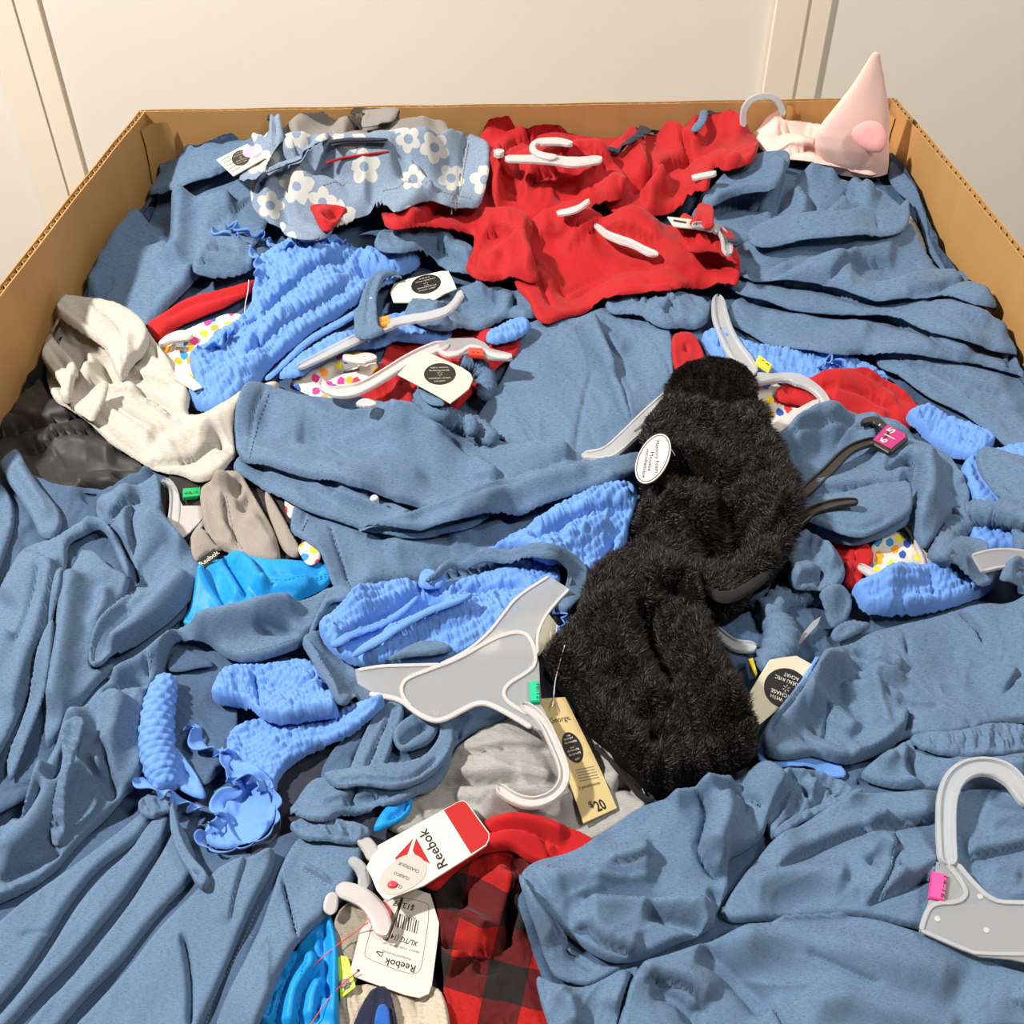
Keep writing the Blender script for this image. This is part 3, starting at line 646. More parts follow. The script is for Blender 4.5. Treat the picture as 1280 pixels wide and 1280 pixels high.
# --- fillers reaching beyond the picture so that the pile goes on
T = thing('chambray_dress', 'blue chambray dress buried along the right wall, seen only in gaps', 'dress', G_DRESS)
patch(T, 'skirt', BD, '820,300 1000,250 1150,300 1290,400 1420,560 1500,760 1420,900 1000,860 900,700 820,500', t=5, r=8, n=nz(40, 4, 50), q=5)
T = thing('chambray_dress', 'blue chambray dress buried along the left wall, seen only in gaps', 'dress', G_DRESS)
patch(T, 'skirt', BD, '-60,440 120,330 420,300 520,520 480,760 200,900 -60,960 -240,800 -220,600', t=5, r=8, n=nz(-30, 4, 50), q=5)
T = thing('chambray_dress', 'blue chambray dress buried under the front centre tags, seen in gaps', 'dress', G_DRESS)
patch(T, 'skirt', M['navy'], '380,820 700,760 980,760 1000,1000 900,1200 700,1400 300,1400 300,1100', t=4, r=8, n=nz(70, 4, 50), q=5)  # chambray skirt coloured navy, paints the shade in the gaps
# --- back row
T = thing('grey_shorts', 'grey cotton shorts crumpled against the back cardboard wall', 'shorts')
patch(T, 'shorts_body', M['grey'], '338,200 352,172 372,152 405,139 430,135 455,140 473,146 480,150 500,148 512,155 540,158 556,160 562,170 570,184 520,205 420,212 350,210', t=8, r=9, up=24, n=nz(-15, 1.6),
  F=[('s', 14, 9, '420,178 440,166 452,148 470,146'), ('k', 4, 12, '442,150 446,164 462,168 480,164 505,155'), ('s', 12, 6, '545,162 500,168 455,172 400,180'), ('r', 10, 6, '360,182 385,160 425,142'), ('k', 3, 4, '400,176 425,172 460,166')])
patch(T, 'waistband', M['grey'], '440,152 455,146 480,150 502,149 513,157 500,160 480,168 462,172 450,170 462,160', t=5, r=5, n=nz(20, 1.2, 14), q=2.5, up=4)
T = thing('grey_sweatshirt', 'grey sleeve end poking out beside the left cardboard wall', 'shirt')
patch(T, 'sleeve', M['greyheather'], '174,222 178,214 192,210 202,216 196,226 184,230', t=7, r=6, n=nz(0, 1, 10), q=2.5)
T = thing('chambray_dress', 'blue chambray dress draped in the back left corner, wide hem folded over', 'dress', G_DRESS)
patch(T, 'skirt', B_, '345,175 290,172 240,198 205,216 150,231 131,238 122,262 100,312 79,356 45,374 30,384 22,440 60,450 180,420 232,372 262,345 330,310 350,250', t=7, r=8, n=nz(-35, 1.6, 32),
  F=[('r', 14, 9, '190,285 150,330 110,385'), ('s', 22, 8, '130,262 112,310 92,355'), ('s', 16, 8, '180,275 150,300 112,335 100,352'), ('r', 16, 9, '235,255 225,300 215,345'), ('k', 7, 9, '206,270 216,310 212,330'), ('s', 16, 9, '105,350 80,366 40,378'),
     ('s', 12, 7, '250,330 225,362 172,395'), ('k', 9, 17, '150,272 200,270 245,256 290,240 325,226'), ('r', 12, 7, '215,285 260,262 300,262')])
patch(T, 'hem', B_, '131,238 150,231 205,214 240,197 285,172 326,166 340,190 300,214 270,229 240,240 202,256 178,260 155,259 137,256', t=10, r=7, up=2, n=nz(-25, 1.3, 22), F=[('s', 14, 6, '136,256 142,246 160,236 210,216'), ('r', 8, 5, '230,205 270,190 310,176'), ('k', 3, 5, '240,204 262,192 290,188')])
patch(T, 'hem', B_, '131,238 138,258 128,290 112,330 104,350 90,360 76,358 90,330 110,288 122,262', t=6, r=6, n=nz(-65, 1, 20), F=[('k', 2, 2, '131,262 116,300 104,345')])
# --- far red shirts
T = thing('red_shirt', 'red mesh shirt bunched at the back wall under the clear hook', 'shirt', 'red mesh shirts')
patch(T, 'shirt_body', RD, '596,198 600,172 612,160 632,150 650,162 665,159 682,152 698,150 714,158 732,174 742,178 770,176 790,180 792,200 745,215 700,215 650,210 610,212', t=11, r=8, up=8, n=nz(10, 2.4, 18, 2.2),
  F=[('s', 12, 8, '660,192 668,172 690,158 712,160'), ('r', 7, 7, '600,176 630,162 648,160'), ('k', 4, 9, '652,163 662,172 658,190'), ('s', 10, 6, '625,200 640,184 670,180'), ('k', 4, 8, '735,180 740,195 730,205')])
T = thing('chambray_dress', 'blue chambray dress hanging down along the right cardboard wall', 'dress', G_DRESS)
patch(T, 'skirt', B_, '1108,190 1116,184 1128,185 1150,200 1175,215 1197,240 1207,270 1219,300 1226,330 1245,362 1275,405 1310,450 1360,520 1300,520 1262,440 1205,370 1165,335 1150,295 1135,262 1108,232', t=9, r=8, n=nz(60, 1.8, 26),
  F=[('s', 16, 9, '1150,205 1168,250 1190,300 1215,330'), ('s', 14, 8, '1205,310 1225,350 1255,395'), ('r', 10, 6, '1120,200 1145,250 1165,300'), ('k', 4, 6, '1168,215 1180,250 1198,290')])
T = thing('beige_sweater', 'beige knit scrap in the gap beside the right wall dress', 'clothes')
patch(T, 'knit_body', M['knit'], '1126,255 1140,262 1152,292 1158,328 1150,336 1136,318 1128,290', t=6, r=6, n=nz(70, 1.2, 12), q=2.5)
T = thing('pink_hoodie', 'pale pink hooded top with pointed hood standing up at back right', 'hoodie')
patch(T, 'hoodie_body', M['pink'], '925,150 935,140 948,137 962,147 972,158 992,162 1012,158 1060,160 1100,170 1112,190 1108,212 1090,224 1070,222 1040,212 1000,206 975,202 950,190 932,172', t=13, r=9, up=6, n=nz(15, 1.8, 18),
  F=[('s', 12, 8, '960,178 985,170 1015,178 1045,190'), ('k', 4, 9, '1046,184 1054,196 1072,200'), ('r', 9, 8, '940,150 955,165 975,165'), ('s', 10, 6, '975,200 1010,192 1040,202'), ('k', 4, 9, '1085,205 1098,216')])
# pointed hood: lofted rings seen edge on
hy = at_z([[1075, 205]], .90)[0][1]
rows = [((1095, 65), 1.5), ((1095, 67), 4.5), ((1092, 78), 9), ((1088, 96), 16.5), ((1083, 114), 24), ((1077, 132), 32), ((1071, 150), 40), ((1067, 166), 46), ((1066, 182), 48), ((1069, 200), 44), ((1076, 216), 34)]
V = []; ns = 28
pc = np.array([r[0] for r in rows], float); ph = np.array([r[1] for r in rows]); tt = np.linspace(0, len(rows)-1, 44)
for i, q_ in enumerate(tt):
    c = np.array([np.interp(q_, range(len(rows)), pc[:, k]) for k in (0, 1)]); hw = np.interp(q_, range(len(rows)), ph)
    W = at_y([c], hy-.004)[0]; m_ = depth(W)[0]/F
    for j in range(ns):
        a = 2*math.pi*j/ns; rr = hw*(1+.05*math.sin(3*a+i*.14)+.035*perlin(np.array([a*2]), np.array([i/9.]), 4)[0])
        V.append(W + np.array([math.cos(a)*rr*m_, math.sin(a)*rr*m_*.42, 0]))
fs = [(i*ns+j, i*ns+(j+1) % ns, (i+1)*ns+(j+1) % ns, (i+1)*ns+j) for i in range(43) for j in range(ns)] + [tuple(range(ns))[::-1]]
V = np.array(V); T.put('hood', V, fs, M['pink'], np.stack([V[:, 0]*10, V[:, 2]*10], 1))
PL = Plane.through(at_y([[1082, 180]], hy-.040)[0], (-.12, -1, .5))
patch_ear = curve('1062,168 1070,156 1086,150 1098,152 1106,160 1110,176 1104,190 1090,191 1074,184', 2, True)
W = PL.at(patch_ear); c = W.mean(0); n_ = len(W); V = np.vstack([W, c+(W-c)*.86+PL.n*.0035, c+(W-c)*.4+PL.n*.004, [c+PL.n*.0035]])
fs = [(k*n_+i, k*n_+(i+1) % n_, (k+1)*n_+(i+1) % n_, (k+1)*n_+i) for k in (0, 1) for i in range(n_)] + [(2*n_+i, 2*n_+(i+1) % n_, 3*n_) for i in range(n_)]
T.put('ear', V, fs, M['pinkdk'], V[:, :2]*10)
T = thing('coat_hanger', 'clear hook standing up out of the pale pink hoodie', 'hanger')
hp = Plane.through(at_y([[950, 150]], hy-.02)[0], (0, -1, .25))
bar(T, 'hook', M['frost'], hp, '929,158 928,146 930,134 938,124 952,119 966,121 975,130 979,144', 8, th=5, stamp=False)
T = thing('chambray_dress', 'blue chambray dress below the pink hoodie with sleeve folded open', 'dress', G_DRESS)
patch(T, 'skirt', B_, '862,284 866,268 880,250 905,230 940,212 956,196 985,212 1015,214 1050,222 1080,230 1108,244 1124,256 1133,268 1136,300 1110,335 960,345 905,310', t=10, r=9, n=nz(20, 1.8, 28),
  F=[('s', 18, 11, '876,284 905,266 930,262 958,268'), ('s', 16, 12, '968,268 976,235 985,210 960,195'), ('k', 6, 13, '975,200 985,215 1000,228'), ('s', 14, 9, '1062,218 1060,245 1040,270 1022,282'), ('k', 5, 12, '1055,240 1062,255 1050,262'), ('r', 9, 8, '1000,215 1030,205 1052,222'),
     ('s', 12, 8, '1100,250 1080,242 1066,246'), ('k', 2.5, 7, '1008,240 1015,262 1018,280'), ('r', 10, 6, '985,240 1000,265 1012,280'), ('k', 4, 8, '974,255 968,272 975,290')])
patch(T, 'sleeve', B_, '872,282 880,256 905,225 945,205 968,200 983,210 984,228 976,240 970,256 962,266 930,263 905,266 888,278', t=9, r=7, n=nz(-25, 1.2, 24), F=[('r', 3, 3, '882,272 905,262 930,258 955,262'), ('s', 9, 5, '975,246 980,225 965,207')])
# --- red shirts on the right of the back row
T = thing('red_shirt', 'red mesh shirt with dark navy side stripe, back row right of centre', 'shirt', 'red mesh shirts')
patch(T, 'shirt_body', RD, '748,205 765,188 782,178 800,156 812,147 830,154 852,166 876,160 898,152 930,159 951,178 946,196 936,212 905,222 888,226 884,252 858,266 832,274 800,285 770,284 752,265 770,240 745,225', t=12, r=9, up=6, n=nz(-30, 2.2, 22, 2.2),
  F=[('s', 16, 9, '800,250 812,228 800,205 775,198'), ('r', 11, 9, '850,178 890,168 935,180'), ('s', 14, 8, '840,258 820,230 832,216 870,205'), ('k', 5, 10, '786,250 800,240 822,230'), ('r', 9, 7, '820,170 850,190 880,200'), ('s', 12, 7, '932,210 890,212 850,220'), ('k', 4, 7, '845,185 860,205 856,225'), ('r', 10, 7, '800,272 820,250 835,230')])
patch(T, 'side_stripe', M['navy'], '801,156 810,152 820,154 818,165 806,178 790,190 768,199 754,200 760,194 780,188 796,176', t=3, r=4, n=nz(-40, .8, 14), q=2, dr=1)
patch(T, 'sleeve', B_, '860,180 868,165 878,153 884,156 879,170 868,184', t=3, r=4, n=None, q=2, label='blue trim showing on the red shoulder')
T = thing('red_shirt', 'red mesh shirt twisted in the middle back with small clear hook', 'shirt', 'red mesh shirts')
patch(T, 'shirt_body', RD, '594,250 598,210 620,203 660,202 705,206 750,204 775,212 786,235 780,262 765,282 740,286 700,280 660,292 615,300 592,290', t=11, r=9, n=nz(25, 2.4, 22, 2.4),
  F=[('s', 18, 11, '655,250 668,232 700,222 735,225 768,218'), ('s', 14, 10, '768,222 762,245 745,262 718,280'), ('k', 6, 12, '690,252 712,246 730,248'), ('r', 10, 8, '690,240 730,232 755,236'), ('r', 9, 9, '610,215 630,245 612,275'), ('k', 5, 9, '618,258 640,250 660,252'), ('s', 12, 7, '640,232 620,218 640,206')])
# --- big upright dress under the red shirt, centre
T = thing('chambray_dress', 'blue chambray dress lying flat under the red shirt left of slippers', 'dress', G_DRESS)
patch(T, 'skirt', B_, '652,415 668,404 700,400 720,403 745,394 785,384 822,398 840,418 843,470 840,492 808,540 780,585 735,590 690,585 640,560 590,535 600,520 624,490 645,440', t=9, r=8, n=nz(65, 1.3, 36),
  F=[('s', 26, 8, '716,404 735,445 758,485 778,525 790,545'), ('s', 20, 6, '790,545 775,500 762,465 748,430 746,402'), ('k', 2, 3, '718,578 726,520 740,470'), ('r', 10, 7, '735,410 752,450 770,490'), ('s', 14, 7, '765,420 752,436 780,460')])
patch(T, 'collar', B_, '752,386 775,372 805,374 850,374 884,384 890,400 878,414 846,418 820,412 786,398 766,394', t=11, r=7, n=nz(10, 2.6, 13, 1.8), q=2.5,
  F=[('s', 7, 7, '800,392 815,378 840,386 852,404'), ('s', 6, 6, '826,408 832,390 850,382'), ('k', 3, 7, '820,398 836,394 848,408'), ('r', 5, 5, '770,384 792,380 805,386'), ('k', 3, 6, '800,376 796,392')])
T = thing('smocked_top', 'light blue smocked top under the clear hanger with yellow clip', 'top', 'light blue smocked tops')
patch(T, 'smocked_panel', SM, '872,428 885,418 905,420 930,438 962,440 1005,445 1060,452 1100,468 1112,484 1080,488 1030,482 985,486 950,475 900,460', t=9, r=8, n=nz(10, 1.4, 22), sm=(2.6, 9, 7, 8, .4), q=2)
ruffle(T, 'frill', SM, '1018,462 1032,450 1050,456 1066,468 1086,466 1104,478', 9, 5, 20)
# --- big right-hand dress in layers
T = thing('chambray_dress', 'long blue chambray dress with layered skirt along the upper right', 'dress', G_DRESS)
patch(T, 'skirt', B_, '1088,445 1150,443 1210,450 1290,470 1400,520 1420,640 1330,620 1270,575 1230,545 1182,514 1150,502 1120,482 1098,464', t=8, r=8, n=nz(28, 1.4, 30), F=[('r', 3, 4, '1100,458 1140,480 1200,510 1260,548'), ('s', 20, 6, '1092,450 1130,466 1180,480 1260,500'), ('k', 2, 4, '1105,465 1135,478 1160,492')])
patch(T, 'skirt_tier', B_, '905,400 916,378 938,376 1000,388 1080,385 1150,395 1230,420 1320,440 1420,520 1400,560 1290,478 1240,462 1205,456 1150,458 1085,454 1010,444 960,432 930,418', t=10, r=9, n=nz(14, 1.5, 34),
  F=[('s', 22, 9, '920,380 985,392 1040,398 1090,400'), ('s', 20, 10, '1075,392 1120,408 1170,440 1215,462'), ('k', 2, 3, '1100,400 1135,420 1165,432'), ('r', 14, 6, '950,410 1020,420 1090,430'), ('r', 12, 6, '1140,400 1200,420 1260,450'), ('s', 14, 6, '1180,430 1230,440 1275,470'), ('k', 3, 6, '1245,440 1262,455 1258,470'), ('k', 3, 5, '1260,425 1272,445')])
patch(T, 'skirt_tier', B_, '905,372 918,356 950,352 1000,362 1050,374 1090,384 1150,378 1210,368 1250,385 1290,420 1300,450 1240,448 1180,430 1130,408 1080,398 1030,398 960,386', t=9, r=8, n=nz(16, 1.5, 28), F=[('s', 16, 8, '940,358 1000,370 1060,384 1100,388'), ('r', 10, 6, '1110,382 1170,378 1215,380'), ('k', 5, 10, '1200,366 1240,368 1256,384'), ('r', 9, 5, '1180,400 1220,408 1262,430'), ('k', 3, 4, '1150,388 1200,392 1250,410')])
patch(T, 'skirt_tier', B_, '900,340 912,318 960,297 1050,286 1120,280 1136,284 1142,308 1165,336 1180,350 1220,358 1245,376 1262,400 1240,390 1180,372 1140,376 1100,392 1070,380 1030,366 975,356 920,356', t=9, r=8, n=nz(-8, 1.4, 30),
  F=[('s', 30, 10, '1075,338 1050,330 1010,338 960,348 915,352'), ('k', 6, 12, '930,356 985,350 1040,340 1066,334'), ('s', 22, 8, '1005,376 1060,350 1090,342 1116,352'), ('r', 12, 6, '930,322 1000,305 1080,300'), ('k', 2, 3, '945,308 1020,292 1100,288'), ('s', 16, 6, '1240,382 1180,356 1130,352'), ('k', 4, 8, '1130,378 1180,366 1215,366')])
patch(T, 'waistband', B_, '928,305 960,288 1050,278 1118,272 1128,262 1134,256 1134,300 1100,306 1000,312 940,326', t=6, r=6, n=nz(-8, 1, 24), F=[('k', 2, 2, '1092,276 1098,302')])
# --- prints and reds glimpsed between the layers
def small(name, label, cat, mat, out, t=6, n=None, part=None, group=None, F=(), g=0, q=2.5, r=6, sm=None):
    T = thing(name, label, cat, group); patch(T, part or 'fabric', mat, out, t=t, r=r, n=n or nz(20, 1.4, 16, 2), F=F, g=g, q=q if not sm else 1.9, sm=sm); return T
small('printed_top', 'white top with colourful spots, left, beside the oatmeal shorts', 'top', M['print'], '194,450 205,428 240,412 290,392 312,400 290,430 262,470 256,500 225,480 208,468', group='colourful spotted tops')
small('printed_top', 'white top with colourful spots under the centre left clear hanger', 'top', M['print'], '362,482 372,462 396,446 430,438 460,444 478,465 460,500 420,510 380,500', group='colourful spotted tops')
small('red_shirt', 'red shirt under the cream tag and scrunchie, left of centre', 'shirt', RD, '436,512 450,492 476,462 486,430 540,420 600,415 650,418 650,445 622,465 590,500 560,530 540,545 500,535 460,520', t=7, n=nz(70, 2.2, 22), F=[('s', 12, 8, '500,500 505,480 495,462'), ('s', 12, 8, '522,540 518,500 505,480'), ('r', 8, 7, '585,470 610,450 640,440')], group='red mesh shirts')
small('red_shirt', 'sliver of red shirt between the flat dress and black slipper', 'shirt', RD, '838,420 852,416 868,418 880,440 884,465 870,480 848,482 840,460', t=8, n=nz(80, 2, 16), F=[('k', 3, 7, '852,440 862,446')], group='red mesh shirts')
small('printed_top', 'white top with colourful spots just right of the round slipper', 'top', M['print'], '935,500 950,478 970,476 985,490 1010,500 1030,525 1000,550 960,560 940,530', group='colourful spotted tops')
small('red_shirt', 'red shirt fan of cloth inside the yellow clip hanger hook', 'shirt', RD, '966,492 985,482 1005,478 1040,470 1070,468 1095,480 1130,490 1156,516 1152,530 1132,545 1090,540 1040,520 1000,510 975,505', t=10, n=nz(25, 2, 20), F=[('s', 14, 8, '1010,486 1060,500 1120,520'), ('r', 8, 7, '1030,500 1070,515 1110,536'), ('s', 10, 7, '1060,472 1090,488 1140,508'), ('k', 4, 9, '1005,482 1020,500'), ('k', 3, 7, '975,490 1000,500')], group='red mesh shirts')
small('printed_top', 'white top with yellow and blue spots below the right hand mound', 'top', M['print'], '1072,720 1085,690 1105,665 1130,650 1150,665 1168,695 1165,720 1130,735 1095,740', group='colourful spotted tops', g=20)
small('red_shirt', 'red shirt corner showing below the right hand blue mound', 'shirt', RD, '1030,680 1060,684 1088,688 1092,705 1078,722 1072,745 1056,748 1048,720', t=6, group='red mesh shirts', F=[('k', 2, 4, '1066,690 1070,715'), ('r', 6, 5, '1050,710 1062,735')])
# --- black strip, dark linings
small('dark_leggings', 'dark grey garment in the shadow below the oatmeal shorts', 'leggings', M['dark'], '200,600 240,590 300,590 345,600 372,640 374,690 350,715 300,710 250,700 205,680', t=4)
small('printed_top', 'white top with colourful spots, tiny edge beside taupe hood', 'top', M['print'], '358,622 372,628 374,648 364,656 356,640', group='colourful spotted tops', t=4)
# --- left: blue roll, red strap, smocked top
T = thing('chambray_dress', 'small rolled blue chambray waistband left of the smocked top', 'dress', G_DRESS)
patch(T, 'waistband', B_, '242,340 248,322 264,307 290,302 318,318 324,345 300,358 270,366 246,362', t=13, r=10, n=nz(-5, 1.4, 14), q=2.5, F=[('s', 9, 5, '246,350 270,345 310,352'), ('s', 8, 5, '250,330 280,322 312,334'), ('k', 3, 5, '262,312 285,315 305,325')])
T = thing('red_shirt', 'red shirt sleeve rolled into a long strip at left', 'shirt', 'red mesh shirts')
patch(T, 'sleeve', M['red'], '182,408 195,395 220,378 262,358 300,350 322,346 325,360 296,382 252,398 215,412 200,432 190,425', t=14, r=13, n=nz(-20, .8, 24), F=[('k', 2.2, 4, '205,400 250,380 318,364')])
T = thing('smocked_top', 'light blue smocked top with frilled edges, left of centre', 'top', 'light blue smocked tops')
patch(T, 'smocked_panel', SM, '318,340 330,322 350,316 375,310 400,306 420,304 434,312 447,318 480,320 512,322 528,328 522,342 505,350 486,362 462,375 412,402 380,425 355,450 335,468 318,490 296,508 272,520 246,518 234,504 248,488 240,468 236,446 262,440 276,424 300,420 316,400 316,372 322,352', t=13, r=11, n=nz(-40, 2.4, 34), sm=(2.9, 9.5, 7, -36, .6), q=1.8,
  F=[('s', 20, 10, '300,462 330,440 360,412 400,388 440,360'), ('s', 20, 9, '322,420 350,385 390,350 440,330'), ('k', 5, 10, '330,432 322,440 332,452'), ('s', 16, 8, '448,336 470,350 500,344 525,338'), ('k', 6, 9, '440,345 470,352 500,350'), ('r', 10, 7, '262,500 300,480 340,450'), ('s', 14, 7, '270,450 300,430 330,410'), ('k', 5, 7, '320,372 345,365')])
ruffle(T, 'frill', SM, '276,292 288,300 300,296 308,308 320,316 332,330 330,350', 9, 5, 18)
ruffle(T, 'frill', SM, '282,284 300,284 312,296 330,298 350,312', 9, 5, 17)
ruffle(T, 'frill', SM, '240,446 250,438 268,436 280,422 296,418', 8, 4, 15)
ruffle(T, 'frill', SM, '350,314 372,306 400,302 430,306 446,314', 6, 3, 14)
patch(T, 'hem_binding', SM, '326,470 350,450 372,432 400,412 440,392 462,378 470,384 440,404 410,420 380,440 352,464 338,478', t=5, r=4, n=None, q=2)
T = thing('smocked_top', 'light blue smocked top edge below the orange clip strap', 'top', 'light blue smocked tops')
patch(T, 'smocked_panel', SM, '346,482 360,462 390,440 430,425 470,420 500,408 545,404 570,420 556,434 500,430 478,440 440,440 420,450 395,462 372,486', t=7, r=7, n=nz(-20, 1.4), sm=(2.2, 9, 7, -25, .4), q=2)
T.put('hem_binding', *(lambda V, f: (V, f))(np.zeros((3, 3))+on_heap([[400, 450]], 3), [(0, 1, 2)]), SM) if False else None
small('smocked_top', 'light blue smocked scrap beside the flat dress, above centre', 'top', SM, '606,432 625,420 650,412 668,416 655,428 630,440 610,444', t=5, group='light blue smocked tops', sm=(2.0, 8, 7, -25, .3))
# --- dress pieces and hangers between the smocked top and the red shirt
T = thing('chambray_dress', 'blue chambray dress crumpled behind the upper cream tag, centre', 'dress', G_DRESS)
patch(T, 'skirt', B_, '466,322 474,308 490,302 530,300 575,306 600,320 600,352 575,350 545,336 520,342 498,344', t=9, r=7, n=nz(20, 2.4, 16, 2), F=[('s', 12, 7, '520,330 545,318 575,330 590,345'), ('k', 4, 8, '548,338 565,345 568,360'), ('r', 8, 6, '490,315 530,310 570,316')])
patch(T, 'sleeve', B_, '500,402 520,392 548,378 565,368 590,356 605,360 625,362 640,368 662,362 682,366 684,380 672,398 650,402 636,400 616,410 590,420 566,428 548,426 530,416', t=9, r=7, n=nz(-20, 2.6, 14, 2), q=2.5,
  F=[('s', 12, 9, '632,398 640,384 645,368'), ('k', 5, 12, '560,402 590,392 625,396'), ('s', 10, 8, '566,428 562,414 548,402 556,396 600,404'), ('r', 7, 7, '590,362 605,380 625,385'), ('k', 3, 7, '600,378 618,384 632,380'), ('r', 9, 5, '650,372 670,378 660,394')])
TD = T
T = thing('coat_hanger', 'clear hanger bar lying under the blue strap with orange clip', 'hanger')
pl = Plane('390,452 470,412 530,402 575,372', 5)
bar(T, 'arm', M['frost'], pl, '372,462 400,448 440,428 480,410 500,404', [9, 13, 15, 12], th=4, rib=1)
bar(T, 'hook', M['frost'], pl, '482,409 510,402 540,398 562,390 573,378 577,368', 11, th=6)
slab(T, 'size_clip', M['orange'], pl, '475,403 488,400 489,410 477,413', th=4, off=3)
text(T, 'print', M['ink'], pl, '4-5', (478, 409), (486, 407), 4, 7.3)
patch(TD, 'strap', B_, '512,346 494,340 478,342 466,352 452,378 446,400 443,424 448,432 462,438 478,430 484,424 474,414 472,400 476,384 482,362 492,350', t=7, r=4, n=nz(-70, .8, 16), q=2, F=[('k', 2, 2, '476,350 462,384 460,418')])
TD.put('stitch', *(lambda W: (np.array([W+np.array(d) for d in ((-.0012, -.0008, .006), (.0012, -.0008, .006), (.0012, .0008, .0068), (-.0012, .0008, .0068))]), [(0, 1, 2, 3)]))(on_heap([[464, 379]], 1)[0]), M['card'])
def badge_tag(name, label, pts, c, a, b, ang, anchors, words, lift=3, hole=None, grp='cream gift tags with black round badge', mat=None, k=1.0, rows=None):
    T = thing(name, label, 'tag', grp); pl = Plane(anchors, lift).clear(pts, .8)
    slab(T, 'card', mat or M['card'], pl, pts, th=1.6, stamp=True)
    slab(T, 'badge', M['ink'], pl, ring_pts(c, a, b, ang), th=.25, off=1.75)
    q = math.radians(ang); ux, uy = math.cos(q), math.sin(q); vx, vy = -uy, ux
    def at(x, y): return (c[0]+x*a*ux+y*b*vx, c[1]+x*a*uy+y*b*vy)
    sgn = k
    for s, y, wd in words: text(T, 'print', M['cream_ink'], pl, s, at(-wd*sgn, y*sgn), at(wd*sgn, y*sgn), b*.19, 2.2)
    for i in range(6):
        g = math.pi*i/3+.5; p0 = (.07*math.cos(g), .07*math.sin(g)*a/b); p1 = (.17*math.cos(g), .17*math.sin(g)*a/b)
        A_, B2 = at(*p0), at(*p1); bar(T, 'spark', M['cream_ink'], pl, [A_, B2], max(.9, b*.075), th=.3, off=2.0, it=0, stamp=False)
    return T, pl
GW4 = [('GIFT WITH', -.52, .55), ('PURCHASE', -.26, .62), ('CADEAU AVEC', .45, .68), ('ACHAT', .72, .36)]
badge_tag('gift_tag', 'cream gift tag lying beside the orange clip hanger, upper centre', '488,366 493,356 510,350 530,345 552,340 561,340 567,352 571,362 556,368 538,379 492,379', (533, 357), 19, 11.5, -14, '490,370 555,345 565,362 500,378', GW4, lift=16, k=-1)
# --- red shirt fanned out over the flat dress
T = thing('red_shirt', 'large red mesh shirt fanned out face up, centre back', 'shirt', 'red mesh shirts')
patch(T, 'shirt_body', RD, '640,300 660,278 700,268 740,276 790,272 832,278 860,288 884,300 902,314 919,320 926,338 922,362 917,378 880,371 830,368 780,375 740,390 702,401 682,410 666,402 662,388 640,366', t=9, r=7, n=nz(18, 1.3, 36, 3),
  F=[('r', 16, 7, '690,300 760,310 840,330 910,352'), ('s', 22, 8, '664,312 700,308 760,312 830,326'), ('k', 1.6, 3, '700,385 760,360 830,346 915,352'), ('k', 1.6, 2.4, '695,378 750,354 820,340'), ('s', 14, 7, '706,372 690,352 672,330'), ('r', 8, 8, '850,310 865,330 858,345'), ('k', 4, 8, '846,335 858,318 852,300'), ('r', 8, 6, '880,312 892,330 908,340'), ('k', 4, 6, '690,395 680,372 664,352')])
patch(T, 'sleeve', RD, '478,292 486,282 510,278 545,275 590,272 625,266 660,272 668,290 660,316 668,340 676,356 664,360 640,358 618,362 596,362 582,352 584,338 592,318 594,306 570,302 545,304 520,306 496,308 482,300', t=10, r=7, n=nz(30, 1.8, 22, 2.2),
  F=[('s', 14, 9, '662,270 666,300 655,318 640,320'), ('s', 16, 8, '600,310 625,304 650,310 660,318'), ('r', 12, 8, '640,310 655,335 670,352'), ('k', 1.5, 2.5, '600,308 590,332 588,352'), ('k', 1.5, 2, '606,312 597,334 594,354'), ('r', 8, 5, '500,288 550,284 590,286'), ('s', 12, 8, '510,302 530,290 560,284 590,290'), ('r', 9, 6, '610,350 625,330 650,322')])
patch(T, 'sleeve', RD, '842,300 850,290 866,296 884,296 896,306 905,316 920,321 925,340 918,350 900,345 885,338 868,344 856,338 848,322', t=9, r=6, n=nz(50, 2.4, 13, 2), q=2.5, F=[('s', 8, 6, '862,300 870,316 866,334'), ('k', 3, 6, '880,304 888,318 884,330'), ('r', 6, 5, '896,318 908,326 916,338')])
patch(T, 'neckline', RD, '862,292 872,286 886,290 892,302 884,310 870,306 858,302', t=5, r=4, n=None, q=2, F=[('k', 4, 7, '868,298 878,300')])
# --- hangers of the back row
T = thing('coat_hanger', 'clear hanger with hook lying on the bunched red shirt, back row', 'hanger')
pl = Plane('620,196 667,196 715,187 770,200', 6)
bar(T, 'arm', M['milk'], pl, '631,201 660,201 690,202 720,206 752,201', [7, 9, 12, 12], th=5)
bar(T, 'hook', M['milk'], pl, '715,187 700,183 684,183 670,184 664,190 668,197 682,202 696,204', 8, th=5, off=4)
bar(T, 'clip', M['milk'], pl, '617,195 630,195', 8, th=7)
T = thing('coat_hanger', 'clear hanger hook poking out of the red fold, back centre', 'hanger')
pl = Plane('697,270 720,264 737,253', 6)
bar(T, 'hook', M['milk'], pl, '697,269 712,267 726,262 737,253', 7, th=5)
T = thing('coat_hanger', 'clear hanger arm lying diagonally across the fanned red shirt', 'hanger')
pl = Plane('745,283 760,296 785,306 822,322', 4)
bar(T, 'arm', M['milk'], pl, '744,282 756,293 772,300 790,306 806,314 821,321', [7, 12, 12, 11, 14], th=3, rib=1)
T = thing('coat_hanger', 'small clear hanger tip on the red shirt shoulder, right', 'hanger')
pl = Plane('864,225 880,222 896,219', 6) if False else Plane('864,225 880,223 896,220 880,230', 4)
bar(T, 'hook', M['milk'], pl, '865,225 880,222 896,219', 6, th=5)
